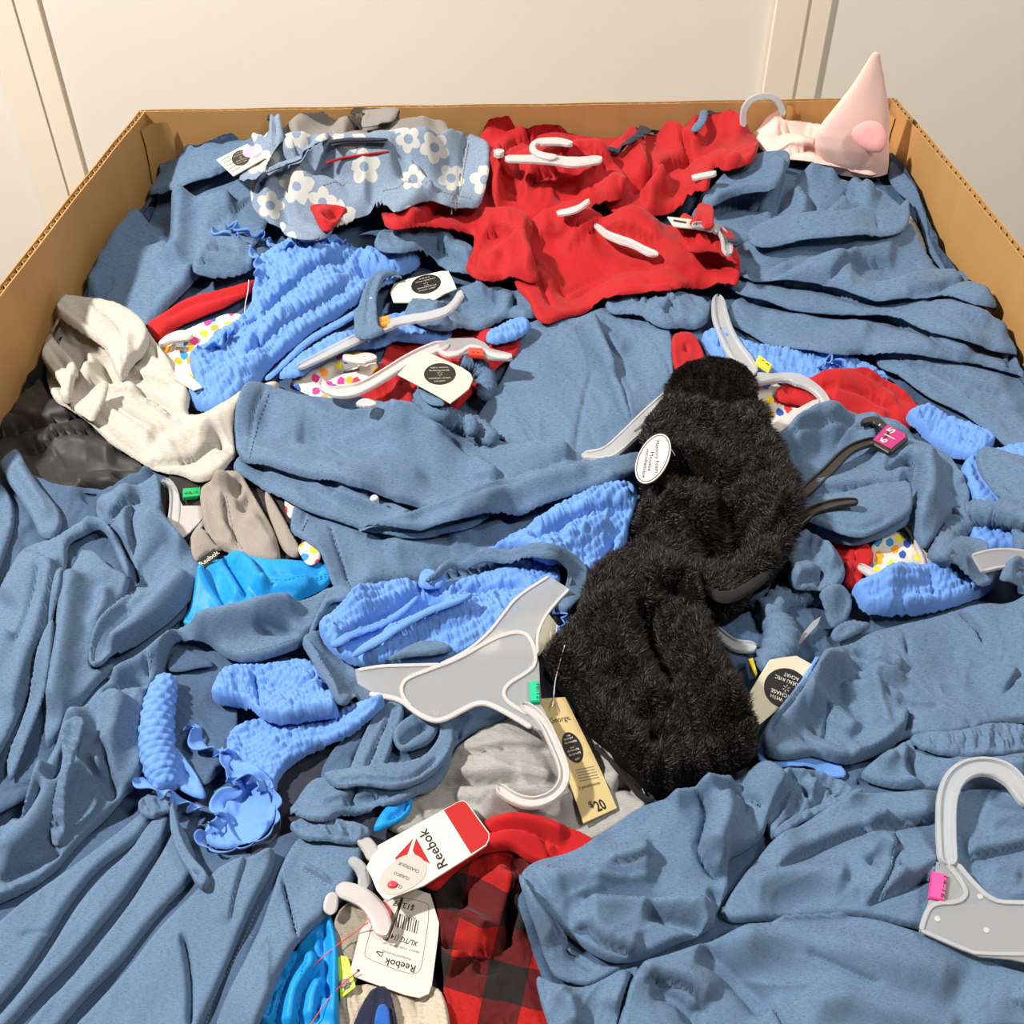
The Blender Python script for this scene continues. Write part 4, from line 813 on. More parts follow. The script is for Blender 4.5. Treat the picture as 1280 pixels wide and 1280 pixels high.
# --- floral shorts
T = thing('denim_shorts', 'pale denim shorts with white flower print across the back', 'shorts')
patch(T, 'shorts_body', M['floral'], '314,264 322,220 332,200 320,188 352,182 372,186 395,194 430,196 485,188 545,183 600,182 613,184 612,220 602,272 575,276 560,279 545,268 520,265 490,280 440,286 418,302 400,306 380,309 362,302 344,300 325,284', t=9, r=11, n=nz(10, 1.6, 34),
  F=[('k', 5, 12, '382,244 415,248 460,256'), ('r', 16, 9, '350,240 400,225 480,222 560,225'), ('k', 5, 10, '490,230 506,250 535,262'), ('s', 18, 9, '548,268 525,246 500,234'), ('r', 12, 7, '360,290 380,268 420,262 470,272'), ('k', 1.5, 3, '587,172 578,220 570,274'), ('k', 2, 4, '345,210 400,202 440,190'), ('s', 10, 6, '318,262 330,246 380,236 400,226'), ('r', 9, 6, '330,285 345,262 350,240')], g=-8)
patch(T, 'waistband', M['floral'], '316,192 330,186 352,179 358,182 352,190 345,215 338,228 330,246 312,262 302,258 314,246 318,230 324,210', t=6, r=5, n=nz(70, 1, 18), q=2.5, F=[('k', 1.5, 3, '350,172 344,210 330,244')], g=30)
patch(T, 'fly', M['floral'], '344,214 360,204 380,206 395,200 402,188 412,184 416,190 408,204 395,212 370,214 350,224 330,232 336,222', t=5, r=4, n=None, q=2, g=20)
patch(T, 'brand_strip', M['navy'], '408,200 420,190 445,186 470,184 488,186 486,191 450,194 425,198', t=2.5, r=3, n=None, q=2, label='dark inner waistband strip with red edge')
wire(T, 'brand_strip', M['redmesh'], '408,204 425,198 450,194 486,190', 1.6, [5, 5])
for pth, mt in (('587,173 578,220 569,273', 'threadgold'), ('582,173 573,220 564,273', 'threadgrey'), ('404,232 424,230 438,222 440,214', 'threadgrey'), ('478,233 500,229 520,232 545,244 570,250 592,255', 'threadgrey'), ('348,172 342,200 334,226', 'threadgold')):
    stitch(T, M[mt], pth, 3, 1.4, .7)
patch(T, 'hem', M['floral'], '350,303 362,296 380,298 400,306 404,312 385,314 365,312', t=4, r=4, n=nz(0, 1.2, 8), q=2)
T = thing('red_shirt', 'red sleeve cuff poking out of the floral shorts leg', 'shirt', None)
patch(T, 'sleeve', M['red'], '386,266 400,266 420,274 436,284 438,292 430,300 412,302 404,296 396,280', t=8, r=6, n=nz(40, 1.2, 12), q=2.2, F=[('k', 4, 9, '402,276 416,288 430,288'), ('s', 8, 6, '392,272 404,290 418,300')])
# --- clear hanger with yellow clip and long neck
T = thing('coat_hanger', 'clear hanger with yellow clip and long curved neck, right of centre', 'hanger')
pl = Plane('897,380 915,440 945,470 1000,475 1030,510', 6)
bar(T, 'arm', M['frost'], pl, '897,372 899,395 905,415 916,436 930,456 940,470', [15, 22, 24, 30, 22], th=5, rib=1)
bar(T, 'hook', M['frost'], pl, '936,482 960,476 985,474 1008,482 1026,496 1034,512 1032,526', 13, th=7)
bar(T, 'arm', M['milk'], pl, '948,552 970,538 995,522 1022,502', [8, 18, 18, 8], th=3)
slab(T, 'size_clip', M['yellow'], pl, '946,451 963,464 959,470 942,459', th=5, off=4)
text(T, 'print', M['ink'], pl, '7-8', (947, 457), (957, 465), 4, 9.3)
slab(T, 'tab', M['frost'], pl, '946,468 966,470 968,480 945,482', th=4)
T = thing('coat_hanger', 'clear hanger neck coming out of the red shirt collar, upper right', 'hanger')
pl = Plane('878,282 900,286 911,305 908,320', 5)
bar(T, 'arm', M['frost'], pl, '866,284 885,284 900,290 908,302 908,320', 15, th=4, rib=1)
T = thing('size_label', 'white printed label card by the red collar, upper right', 'tag')
pl = Plane('834,273 896,283 915,298 850,288', 7)
slab(T, 'card', M['whitecard'], pl, '834,272 862,275 894,283 890,291 870,287 842,284', th=1.4)
slab(T, 'badge', M['red_ink'], pl, '862,279 866,287 874,285', th=.3, off=1.6)
slab(T, 'print', M['ink'], pl, '842,276 858,279 857,281 841,278', th=.3, off=1.6)
slab(T, 'print', M['ink'], pl, '876,283 886,285 886,288 876,286', th=.3, off=1.6)
T = thing('brand_patch', 'dark red and navy label lying on blue cloth, upper right', 'tag')
pl = Plane('898,285 916,294 918,302 908,304', 3)
slab(T, 'card', M['red_ink'], pl, '899,284 914,290 918,300 908,298', th=1.4)
slab(T, 'card', M['navy'], pl, '908,298 918,300 922,304 910,303', th=1.4)
# --- corner gift tag with pink sticker
T, pl = badge_tag('gift_tag', 'cream gift tag with pink sticker at the back left', '271,201 310,181 332,198 292,221', (302, 199), 11.5, 9.5, -20, '271,201 310,181 332,198 292,221', GW4, lift=6, k=-1, grp=None)
slab(T, 'sticker', M['pinksticker'], pl, ring_pts((316, 192), 11.5, 7, -8), th=.4, off=2.2)
for i in range(5): slab(T, 'print', M['inkgrey'], pl, [(277+i*3.2, 202+i*3.6), (288+i*3.2, 196+i*3.6), (288.3+i*3.2, 196.7+i*3.6), (277.3+i*3.2, 202.7+i*3.6)], th=.2, off=1.75)
# --- left: black nylon, oatmeal shorts
T = thing('black_pants', 'black nylon pants crumpled against the left wall of the bin', 'pants')
patch(T, 'pants_body', M['black'], '-90,430 0,426 22,432 42,456 52,480 66,502 78,516 100,530 125,550 150,570 180,586 186,598 178,610 140,614 110,620 90,628 60,628 30,600 -90,600', t=12, r=9, n=nz(15, 2.2, 34, 2.6),
  F=[('s', 20, 10, '-20,552 40,545 85,536 112,528'), ('s', 18, 8, '30,575 60,568 100,552 130,548'), ('k', 2, 5, '14,528 12,505 30,490 48,482'), ('s', 16, 9, '184,592 150,594 120,600 90,612'), ('k', 5, 12, '140,604 165,598 182,600'), ('r', 14, 7, '-40,470 0,480 30,500'), ('r', 12, 7, '60,560 110,565 150,580')])
T = thing('oatmeal_shorts', 'oatmeal heather sweat shorts with open waistband, at left', 'shorts')
HT = M['heather']
patch(T, 'shorts_body', HT, '26,402 30,388 46,379 65,379 112,383 140,386 172,400 188,418 200,438 216,458 224,478 238,492 240,506 236,530 250,523 275,517 298,498 317,480 345,474 352,482 330,500 316,520 300,540 296,560 300,577 283,592 264,604 247,608 227,596 205,595 185,586 150,568 120,542 92,523 70,510 62,485 50,450 40,432 30,418', t=12, r=9, n=nz(35, 1.6, 26, 2.2),
  F=[('k', 12, 26, '66,412 88,452 104,484'), ('r', 10, 8, '64,400 85,425 105,438'), ('r', 9, 9, '108,452 120,470 112,495'), ('k', 6, 12, '128,458 140,480 146,492'), ('s', 14, 9, '95,500 120,488 142,492 180,505 230,540'), ('r', 12, 7, '110,520 150,535 200,560'), ('s', 12, 8, '232,540 212,520 180,500 158,486'), ('k', 4, 10, '170,496 200,510 226,538'), ('r', 16, 10, '200,580 250,555 290,530 320,500'), ('s', 12, 8, '182,582 220,590 255,578 280,556'), ('k', 3, 8, '262,570 275,555 278,575'), ('k', 1.6, 4, '130,498 122,520 118,540'), ('k', 1.6, 3, '135,520 175,545 205,560'), ('s', 12, 7, '160,478 185,480 210,490 225,498'), ('k', 3, 6, '192,440 200,455 196,465')])
patch(T, 'waistband', HT, '46,380 66,378 112,383 142,386 172,400 190,420 184,440 166,460 156,480 148,476 142,460 134,440 118,430 98,426 82,414 68,396 58,388', t=20, r=5, n=nz(35, 1.2, 16, 2.4), q=2.5, F=[('k', 1.6, 3, '112,386 150,410 160,440 156,470'), ('k', 1.5, 2, '66,382 90,402 120,418 142,434'), ('r', 7, 4, '165,420 160,445 152,470')])
patch(T, 'waistband', HT, '40,436 44,428 58,426 70,430 80,444 96,462 101,474 96,490 92,504 96,514 84,518 78,505 80,488 66,474 54,458', t=16, r=6, n=nz(55, 1.2, 14), q=2.5, F=[('k', 2, 4, '56,432 74,456 88,474')])
patch(T, 'waistband', HT, '26,402 30,388 47,379 54,384 52,400 48,418 42,432 34,424', t=5, r=5, n=nz(70, .8, 14), q=2.5)
patch(T, 'cuff', HT, '92,520 100,508 118,500 130,494 142,492 136,506 126,522 121,540 112,536', t=6, r=6, n=nz(-30, 1, 12), q=2.5)
# --- lower left corner: overlapping loops of one big dress
T = thing('chambray_dress', 'large blue chambray dress in big loops filling the left edge', 'dress', G_DRESS)
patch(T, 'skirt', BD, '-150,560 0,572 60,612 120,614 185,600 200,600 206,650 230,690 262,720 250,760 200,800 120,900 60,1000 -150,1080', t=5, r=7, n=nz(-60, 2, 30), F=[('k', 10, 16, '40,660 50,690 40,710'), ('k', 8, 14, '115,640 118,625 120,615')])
patch(T, 'skirt', B_, '-150,590 -4,602 12,618 20,640 18,665 8,695 0,720 -20,745 -150,800', t=8, r=6, n=nz(-70, 1.2, 30), F=[('k', 2, 3, '-20,655 5,662 18,660')])
patch(T, 'tie_belt', B_, '0,586 18,574 28,572 36,590 52,612 68,630 78,645 79,664 70,678 54,682 46,660 32,636 12,608', t=9, r=7, n=nz(50, 1, 22), F=[('r', 8, 4, '20,585 48,625 66,660')])
patch(T, 'skirt', B_, '120,628 150,618 184,606 200,600 204,620 204,650 196,668 178,662 165,640 150,660 135,662 122,650', t=8, r=6, n=nz(20, 1.4, 20), F=[('s', 12, 8, '134,660 150,645 182,634'), ('k', 4, 8, '118,618 120,640 132,658')])
patch(T, 'skirt', B_, '98,706 104,694 125,700 140,716 160,728 168,736 152,768 135,790 126,812 118,842 124,846 142,836 150,842 124,866 98,905 66,950 58,930 60,900 66,850 72,800 78,750 86,728', t=12, r=10, n=nz(-65, 1.2, 36), F=[('r', 16, 8, '100,720 90,780 80,850 70,910'), ('r', 9, 5, '130,740 140,760 120,800')])
patch(T, 'skirt', B_, '132,662 150,660 158,645 172,636 186,630 204,652 232,686 262,722 256,740 228,772 200,796 176,812 150,832 132,846 120,843 110,826 118,790 140,762 162,742 178,730 168,708 158,688 146,676', t=10, r=8, n=nz(-45, 1.2, 36), F=[('s', 16, 9, '160,726 166,690 162,650 176,638'), ('r', 14, 9, '245,728 190,780 140,832'), ('k', 8, 10, '172,738 200,700 215,676'), ('r', 12, 6, '190,640 205,665 240,705'), ('k', 6, 12, '118,838 135,800 165,765')])
patch(T, 'skirt', B_, '-150,850 -20,780 2,765 16,722 29,696 60,680 98,658 116,651 128,655 140,664 150,676 160,700 168,730 160,728 148,700 136,674 122,666 96,678 86,684 84,714 76,748 60,800 42,850 24,905 8,945 -30,1010 -150,1080', t=10, r=7, n=nz(-62, 1.2, 40), q=3,
  F=[('r', 22, 6, '10,770 30,740 60,705'), ('s', 16, 7, '20,905 45,820 66,760 80,700'), ('r', 16, 6, '-40,900 -10,850 20,800'), ('r', 6, 4, '100,662 126,662 150,690')])
patch(T, 'skirt', B_, '8,950 28,905 46,850 66,790 72,780 66,830 54,880 40,930 24,965 14,985', t=5, r=5, n=nz(-65, .8, 24))
# --- bright blue swim shirt and its neighbours
T = thing('coat_hanger', 'clear hanger with green clip beside the taupe hood, left', 'hanger')
pl = Plane('205,605 222,640 255,655 240,690', 3)
bar(T, 'arm', M['frost'], pl, '203,601 214,607 219,625 217,650 214,672', [8, 12, 14, 12], th=4, rib=1)
slab(T, 'neck_panel', M['milk'], pl, '217,612 228,634 252,634 258,645 236,668 218,680 212,672', th=3)
bar(T, 'arm', M['frost'], pl, '258,650 240,672 240,690 250,702', 6, th=4)
slab(T, 'size_clip', M['green'], pl, '228,616 250,615 250,626 228,628', th=5, off=3)
text(T, 'print', M['ink'], pl, 'M/8-10', (231, 625), (247, 623), 5, 8.4)
T = thing('taupe_hoodie', 'taupe grey hooded sweatshirt with stitched seam, left of centre', 'hoodie')
patch(T, 'hood', M['taupe'], '250,616 256,606 268,598 275,593 290,592 304,600 312,614 326,636 338,655 346,672 350,690 352,706 330,708 300,704 284,694 266,692 256,664 252,636', t=11, r=9, n=nz(50, 1.8, 18, 2), q=2.5,
  F=[('s', 10, 7, '300,690 283,664 281,640 277,618'), ('k', 5, 10, '296,604 300,616 290,628'), ('k', 5, 9, '308,618 312,634 296,648'), ('r', 7, 6, '262,612 280,606 300,608'), ('r', 8, 5, '310,650 330,670 345,700'), ('k', 3, 6, '274,598 286,600 296,612')])
patch(T, 'sleeve', M['taupe'], '330,618 340,624 352,644 362,664 374,686 380,700 366,704 354,690 344,664 334,640', t=7, r=5, n=nz(60, 1, 12), q=2.5)
for dx in (0, 5): stitch(T, M['taupe'], [(278+dx, 620), (282+dx, 645), (288+dx, 668), (300+dx, 692)])
T = thing('grey_waistband', 'grey garment waistband with black woven label, left', 'clothes')
patch(T, 'waistband', M['taupe'], '238,680 256,662 268,690 282,694 272,708 254,714 242,704', t=6, r=5, n=nz(-30, .8, 12), q=2.5)
pl = Plane('246,702 268,686 272,694 252,712', 4)
slab(T, 'label_patch', M['ink'], pl, '246,702 268,686 273,696 254,712', th=1); text(T, 'print', M['cream_ink'], pl, 'Reebok', (253, 708), (275, 692), 7, 1.3)
T = thing('swim_shirt', 'bright cyan swim shirt with pleated folds, left of centre', 'swimwear', 'bright cyan swim shirts')
patch(T, 'shirt_body', M['cyan'], '222,780 242,748 252,706 262,698 275,704 283,703 297,692 312,700 345,704 380,707 410,708 416,722 416,736 396,748 350,765 300,785 250,795', t=8, r=7, n=nz(60, 1, 26), F=[('s', 14, 9, '310,760 290,730 275,704'), ('s', 14, 9, '345,750 325,722 300,696'), ('s', 12, 6, '285,775 262,740 254,710'), ('k', 1.6, 3, '335,722 370,724 412,722'), ('r', 8, 5, '320,740 345,745 400,738')])
for dy in (0, 3): stitch(T, M['cyan'], [(338, 722+dy), (365, 725+dy), (412, 722+dy)])
small('printed_top', 'white top with colourful spots, small corner above the cyan swim shirt', 'top', M['print'], '372,690 390,686 400,690 404,708 388,712 378,704', group='colourful spotted tops', t=4)
# --- centre dress with sash
T = thing('chambray_dress', 'wide blue chambray dress with stitched hem across the centre', 'dress', G_DRESS)
patch(T, 'skirt', B_, '362,672 366,645 372,632 392,640 440,662 520,676 600,668 680,650 760,628 806,606 806,640 740,680 680,705 620,722 560,740 500,752 460,762 432,756 416,738 408,712 398,690', t=8, r=7, n=nz(-14, 1.4, 36), F=[('k', 1.5, 2.6, '410,654 424,700 438,742'), ('k', 1.2, 2.2, '384,644 378,670'), ('r', 16, 6, '480,700 560,690 640,665'), ('r', 10, 6, '560,700 575,690 600,690'), ('s', 20, 6, '440,742 520,735 600,715 680,690')])
patch(T, 'skirt', B_, '288,588 300,579 316,578 380,594 460,612 540,632 600,640 625,640 600,668 540,680 480,674 420,656 360,634 320,610', t=8, r=6, n=nz(14, 1.3, 34), F=[('r', 3, 3, '310,584 400,622 450,648 490,660'), ('r', 14, 8, '420,625 470,650 520,665'), ('k', 4, 5, '460,640 490,652 505,664'), ('r', 12, 5, '330,595 400,612 470,630')])
patch(T, 'skirt', B_, '296,560 294,530 302,500 310,488 322,487 345,491 395,500 440,507 500,516 540,525 590,545 640,560 690,565 720,570 760,580 800,590 800,602 720,622 640,642 595,655 560,650 520,636 460,620 400,606 340,592 310,584 298,574', t=12, r=9, n=nz(14, 1.4, 42, 3),
  F=[('r', 24, 6, '330,520 420,530 500,550 580,580'), ('k', 1.4, 2.4, '338,492 320,530 312,582'), ('s', 26, 10, '635,610 600,588 560,565 515,546 480,528'), ('k', 14, 5, '370,555 385,562 410,548'), ('r', 12, 6, '480,530 520,540 560,566'), ('s', 26, 9, '800,584 720,592 680,604 636,612'), ('r', 18, 7, '590,570 650,585 720,578'), ('r', 14, 5, '360,570 450,588 540,610')])
patch(T, 'sash', B_, '438,662 470,660 500,654 540,640 590,622 640,606 700,590 760,582 806,580 812,604 760,622 700,640 650,656 600,668 560,674 520,674 480,668', t=9, r=6, n=nz(-16, 1, 34), F=[('r', 3, 3, '480,662 540,646 600,628 660,608'), ('r', 9, 4, '560,660 640,632 740,600')])
T.put('button', *(lambda V, f: (V, f))(*(lambda c: ([tuple(c+np.array([.0038*math.cos(a)*s, .0038*math.sin(a)*s, z])) for s, z in ((1, -.004), (1, .002), (.72, .0036), (.4, .003)) for a in np.linspace(0, 2*math.pi, 16, endpoint=False)], [(k*16+i, k*16+(i+1) % 16, (k+1)*16+(i+1) % 16, (k+1)*16+i) for k in range(3) for i in range(16)]+[tuple(range(48, 64))]))(on_heap([[468, 625]], 1)[0])), M['button'])
for p in ('413,656 428,700 440,742', '384,646 378,668', '336,494 320,530 313,580'): stitch(T, M['thread'], p)
# --- hanger, cream tag and scrunchie over the red shirt
T = thing('coat_hanger', 'clear hanger with orange red clip beside the cream tag, left of centre', 'hanger')
pl = Plane('385,490 440,490 520,447 590,430 630,440', 7)
bar(T, 'arm', M['milk'], pl, '402,478 404,488 420,492 442,490 462,482 485,468 510,452 535,440 560,432', [10, 16, 17, 17, 17], th=5, rib=1)
slab(T, 'neck_panel', M['frostpanel'], pl, '546,440 550,430 562,425 592,424 606,430 614,438 640,444 638,452 608,450 592,442 584,444 572,446', th=2.5)
bar(T, 'hook', M['milk'], pl, '548,440 556,446 575,445 586,436 600,438 612,446 640,450', 6, th=5)
slab(T, 'size_clip', M['orangered'], pl, '586,441 604,442 605,451 586,450', th=5, off=3)
text(T, 'print', M['ink'], pl, '6X', (589, 448), (601, 449), 4, 8.3)
bar(T, 'clip', M['milk'], pl, '430,448 442,452 460,450 470,452', [12, 10, 14, 16], th=5)
slab(T, 'clip_spring', M['metal'], pl, '428,462 446,460 450,466 442,468 430,470', th=5, off=3)
bar(T, 'clip', M['milk'], pl, '446,508 456,505 470,508', [8, 12, 9], th=4)
T = thing('scrunchie', 'twisted blue chambray hair scrunchie under the cream tag, centre', 'scrunchie', 'blue chambray scrunchies')
tube(T, 'gathered_band', B_, '576,452 592,456 602,464 610,480 606,500', 12, ga=2.3, gp=7, lift=9, ends=.4)
tube(T, 'gathered_band', B_, '528,488 530,500 540,515 558,524 575,532 592,536 606,546 618,552', 15, ga=2.8, gp=8, lift=9, ends=.4)
patch(T, 'knot_tail', B_, '522,492 532,494 545,500 556,507 556,514 544,512 534,508 526,502', t=3, r=5, n=nz(35, 1.6, 8), q=2)
tube(T, 'knot', B_, '583,520 590,530 588,545', 9, ga=1.5, gp=5, lift=16, ends=.3)
badge_tag('gift_tag', 'cream gift tag on the scrunchie, left of the flat dress', '527,440 540,444 558,452 578,461 588,468 591,475 586,487 575,496 563,505 548,496 522,482 497,469 510,455', (549.5, 469), 20, 13.5, -2, '500,469 528,442 588,474 562,503', GW4, lift=26, k=1)
# --- right: mound, black hangers, scrunchies, smocked bits
small('smocked_top', 'light blue smocked top at the right below the red fan', 'top', SM, '1128,530 1136,520 1152,517 1180,524 1215,533 1240,545 1244,556 1232,566 1222,578 1204,580 1172,566 1140,548', t=12, n=nz(20, 2, 16), r=9, group='light blue smocked tops', sm=(2.6, 9, 7.5, 28, .5))
def smpatch(name, label, out, sm, t=12, r=9, q=2, frills=(), F=()):
    T = thing('smocked_top', label, 'top', 'light blue smocked tops'); patch(T, 'smocked_panel', SM, out, t=t, r=r, n=nz(20, 1.6, 20), sm=sm, q=q, F=F)
    for p, h, a, w_ in frills: ruffle(T, 'frill', SM, p, h, a, w_)
    return T
smpatch('', 'light blue smocked top at far right edge behind the scrunchie', '1196,590 1215,574 1245,566 1300,560 1340,640 1320,700 1262,695 1214,694 1206,676 1220,650 1206,615', (2.4, 9, 8, 60, .3))
T = thing('coat_hanger', 'clear hanger under the blue mound beside the spotted cloth, right', 'hanger')
pl = Plane('1130,655 1165,690 1160,720 1090,715', 4)
bar(T, 'arm', M['milk'], pl, '1128,652 1140,662 1152,682 1162,704 1160,724', [8, 16, 20, 16], th=4, rib=1)
bar(T, 'arm', M['milk'], pl, '1072,708 1086,716 1100,724 1114,728', [7, 10, 10, 7], th=4, rib=1)
T = thing('chambray_dress', 'rounded mound of blue chambray dress under the black hanger, right', 'dress', G_DRESS)
patch(T, 'skirt', B_, '940,610 955,568 980,548 1010,532 1050,522 1095,526 1135,542 1170,566 1200,592 1213,612 1212,632 1200,648 1180,660 1168,680 1155,690 1142,676 1138,655 1120,668 1085,684 1050,688 1010,676 990,662 960,640', t=15, r=12, n=nz(-10, 1.6, 34),
  F=[('s', 20, 13, '1098,602 1115,590 1138,586 1143,606 1140,640 1142,676'), ('k', 7, 12, '1120,608 1136,612 1136,640'), ('r', 16, 9, '1150,585 1160,620 1155,660'), ('s', 20, 8, '985,622 1050,620 1100,616 1136,622'), ('r', 20, 7, '980,570 1040,545 1100,550'), ('k', 2, 5, '978,572 1000,565 1060,548'), ('k', 2, 4, '1000,642 1070,638 1110,630'), ('r', 10, 5, '1010,660 1060,664 1110,650'), ('k', 5, 6, '1100,600 1112,582 1130,572')])
patch(T, 'skirt', B_, '1000,640 1060,626 1110,618 1138,622 1140,640 1128,662 1100,676 1070,686 1035,687 1005,672 994,656', t=8, r=7, n=nz(-8, 1, 30), F=[('k', 1.6, 3, '1030,672 1070,674 1110,660')])
T = thing('chambray_dress', 'blue chambray dress bodice with loops at right edge, beside scrunchie', 'dress', G_DRESS)
patch(T, 'bodice', B_, '1216,580 1222,568 1240,568 1270,574 1330,590 1340,650 1290,650 1264,638 1244,630 1228,610', t=10, r=8, n=nz(35, 1.5, 24), F=[('k', 2, 4, '1232,606 1256,618 1270,632'), ('r', 9, 5, '1235,580 1270,600 1300,610')])
patch(T, 'bodice', B_, '1262,650 1275,632 1300,622 1360,620 1400,720 1320,760 1280,740 1262,720 1254,690', t=9, r=8, n=nz(60, 1.5, 22), F=[('s', 10, 8, '1270,720 1276,700 1300,690')])
smpatch('', 'light blue smocked top with blue strap around it, lower right', '1060,752 1066,738 1090,730 1120,716 1150,720 1172,704 1200,706 1236,712 1244,724 1240,742 1210,756 1170,772 1140,777 1105,780 1074,778', (2.6, 9, 7.5, -18, .5), t=14, r=11, F=[('k', 4, 6, '1150,722 1162,745 1160,765'), ('r', 10, 5, '1090,745 1120,740 1150,742')])
patch(THINGS[-1], 'strap', B_, '1164,708 1172,702 1195,690 1210,688 1226,698 1238,716 1240,738 1232,750 1218,753 1212,738 1200,722 1186,712', t=8, r=5, n=nz(50, .8, 16), q=2)
T = thing('coat_hanger', 'clear hanger panel at the right edge below the scrunchie', 'hanger')
pl = Plane('1215,702 1245,690 1272,700 1240,716', 5)
slab(T, 'neck_panel', M['frostpanel'], pl, '1214,696 1240,688 1268,688 1280,692 1300,700 1290,714 1260,710 1238,715 1226,716', th=3)
bar(T, 'rim', M['milk'], pl, '1214,696 1238,689 1268,689 1290,694', 4, th=4); bar(T, 'rim', M['milk'], pl, '1228,716 1246,711 1266,709', 4, th=4)
T = thing('scrunchie', 'blue chambray hair scrunchie lying along the right edge', 'scrunchie', 'blue chambray scrunchies')
tube(T, 'gathered_band', B_, '1176,704 1178,684 1194,662 1212,646 1236,640 1262,644 1290,652', [14, 16, 19, 17, 16], ga=2.8, gp=8, lift=10, ends=.5)
tube(T, 'gathered_band', B_, '1262,724 1276,716 1300,722 1330,730', 13, ga=2.6, gp=8, lift=8, ends=.5)
patch(T, 'knot_tail', B_, '1236,760 1240,738 1256,722 1274,716 1300,716 1330,740 1320,770 1270,762', t=9, r=7, n=nz(40, 2.6, 14, 1.6), q=2.5, F=[('k', 3, 6, '1252,750 1262,735 1280,728'), ('k', 3, 6, '1268,752 1280,742')])
T = thing('coat_hanger', 'black plastic hanger with purple size 5/6 tag, on the blue mound', 'hanger')
pl = Plane('1000,622 1060,566 1090,530 1128,548', 4)
bar(T, 'arm', M['blackplastic'], pl, '990,632 1012,610 1035,590 1055,568 1072,558 1096,552', [12, 16, 15, 13, 12], th=5, rib=1)
bar(T, 'hook', M['blackplastic'], pl, '1077,533 1082,529 1092,528 1103,534 1108,544 1102,553', 10, th=6)
slab(T, 'tag_frame', M['blackplastic'], pl, '1107,533 1132,546 1134,552 1114,569 1109,569 1087,556', th=5)
slab(T, 'size_tag', M['purple'], pl, '1107.5,535 1130,547 1130.5,551 1112,565.5 1089.5,554', th=.8, off=5.2)
text(T, 'print', M['whitecard'], pl, '5', (1111.5, 547), (1119, 543), 8.5, 6.3, up=1, bold=.02); text(T, 'print', M['whitecard'], pl, '6', (1102, 559), (1109, 555.5), 8.5, 6.3, bold=.02)
bar(T, 'print', M['whitecard'], pl, '1103,547 1117,554', 1.3, th=.3, off=6.1, it=0, stamp=False)
T = thing('coat_hanger', 'black plastic hanger arm with rounded end beside the slipper', 'hanger')
pl = Plane('998,654 1015,641 1042,632 1073,630', 4)
bar(T, 'arm', M['blackplastic'], pl, '992,660 1004,648 1018,639 1040,632 1058,629 1073,629', [16, 13, 11, 8], th=5, rib=1)
T = thing('coat_hanger', 'black plastic hanger end curving behind the fur slipper, right', 'hanger')
pl = Plane('976,574 984,590 984,612 978,618', 4)
bar(T, 'arm', M['blackplastic'], pl, '970,574 980,574 985,588 985,604 980,622', [7, 11, 13, 12], th=5, rib=1)
# collar and scrunchie right of the slippers
T = thing('chambray_dress', 'blue chambray dress with gathered cuff right below the slippers', 'dress', G_DRESS)
patch(T, 'skirt', BD, '870,800 900,780 950,770 1000,760 1060,770 1070,800 1030,840 1000,900 940,960 900,960 870,880', t=6, r=7, n=nz(60, 2, 24), F=[('k', 5, 9, '925,880 918,850 922,830'), ('s', 12, 7, '915,900 912,860 920,830')])
T = thing('coat_hanger', 'clear hanger neck coming out below the upper slipper, right', 'hanger')
pl = Plane('884,784 910,808 945,812 930,820', 6)
bar(T, 'arm', M['frost'], pl, '880,778 894,790 908,802 922,810 945,810', 14, th=5, rib=1)
slab(T, 'size_clip', M['yellow'], pl, '934,828 940,826 946,846 944,850', th=4, off=2)
slab(T, 'neck_panel', M['frostpanel'], pl, '992,806 1016,778 1026,772 1022,782 1000,806', th=2.5)
T = thing('scrunchie', 'blue chambray scrunchie ring right of the lower slipper', 'scrunchie', 'blue chambray scrunchies')
tube(T, 'gathered_band', B_, '958,842 962,826 980,808 976,786 958,766 972,752 1000,744 1022,738 1038,728', [17, 22, 20, 18, 17, 20, 22], ga=2.8, gp=9, lift=10, ends=.5)
patch(T, 'knot_tail', B_, '985,690 1000,666 1012,662 1030,684 1048,704 1055,722 1050,742 1036,752 1018,742 1000,744 984,730 978,710', t=11, r=9, n=nz(50, 2, 18, 2), F=[('s', 10, 8, '990,742 1004,726 1030,722'), ('k', 3, 6, '1028,712 1020,735 1024,748'), ('r', 9, 5, '1005,680 1030,705 1045,725')])
patch(T, 'knot_tail', B_, '1020,748 1040,738 1054,748 1063,764 1058,782 1044,794 1032,786 1024,768', t=9, r=7, n=nz(70, 1.2, 16))
patch(T, 'knot_tail', B_, '1036,796 1048,782 1066,780 1092,786 1074,800 1050,812 1040,808', t=7, r=6, n=nz(-20, 2, 10), q=2.5)
badge_tag('gift_tag', 'cream gift tag pointing down right of the lower slipper', '962,825 978,822 995,820 1006,826 1018,833 1014,846 1008,852 980,880 943,911 930,903 919,896 940,860', (981.5, 861), 28, 25, 22, '922,896 965,826 1015,836 943,910', GW4, lift=8, k=-1, grp=None)
T = THINGS[-1]; wire(T, 'fastener', M['inkgrey'], '938,868 944,885 949,903', .6, [3, 3]) if False else None
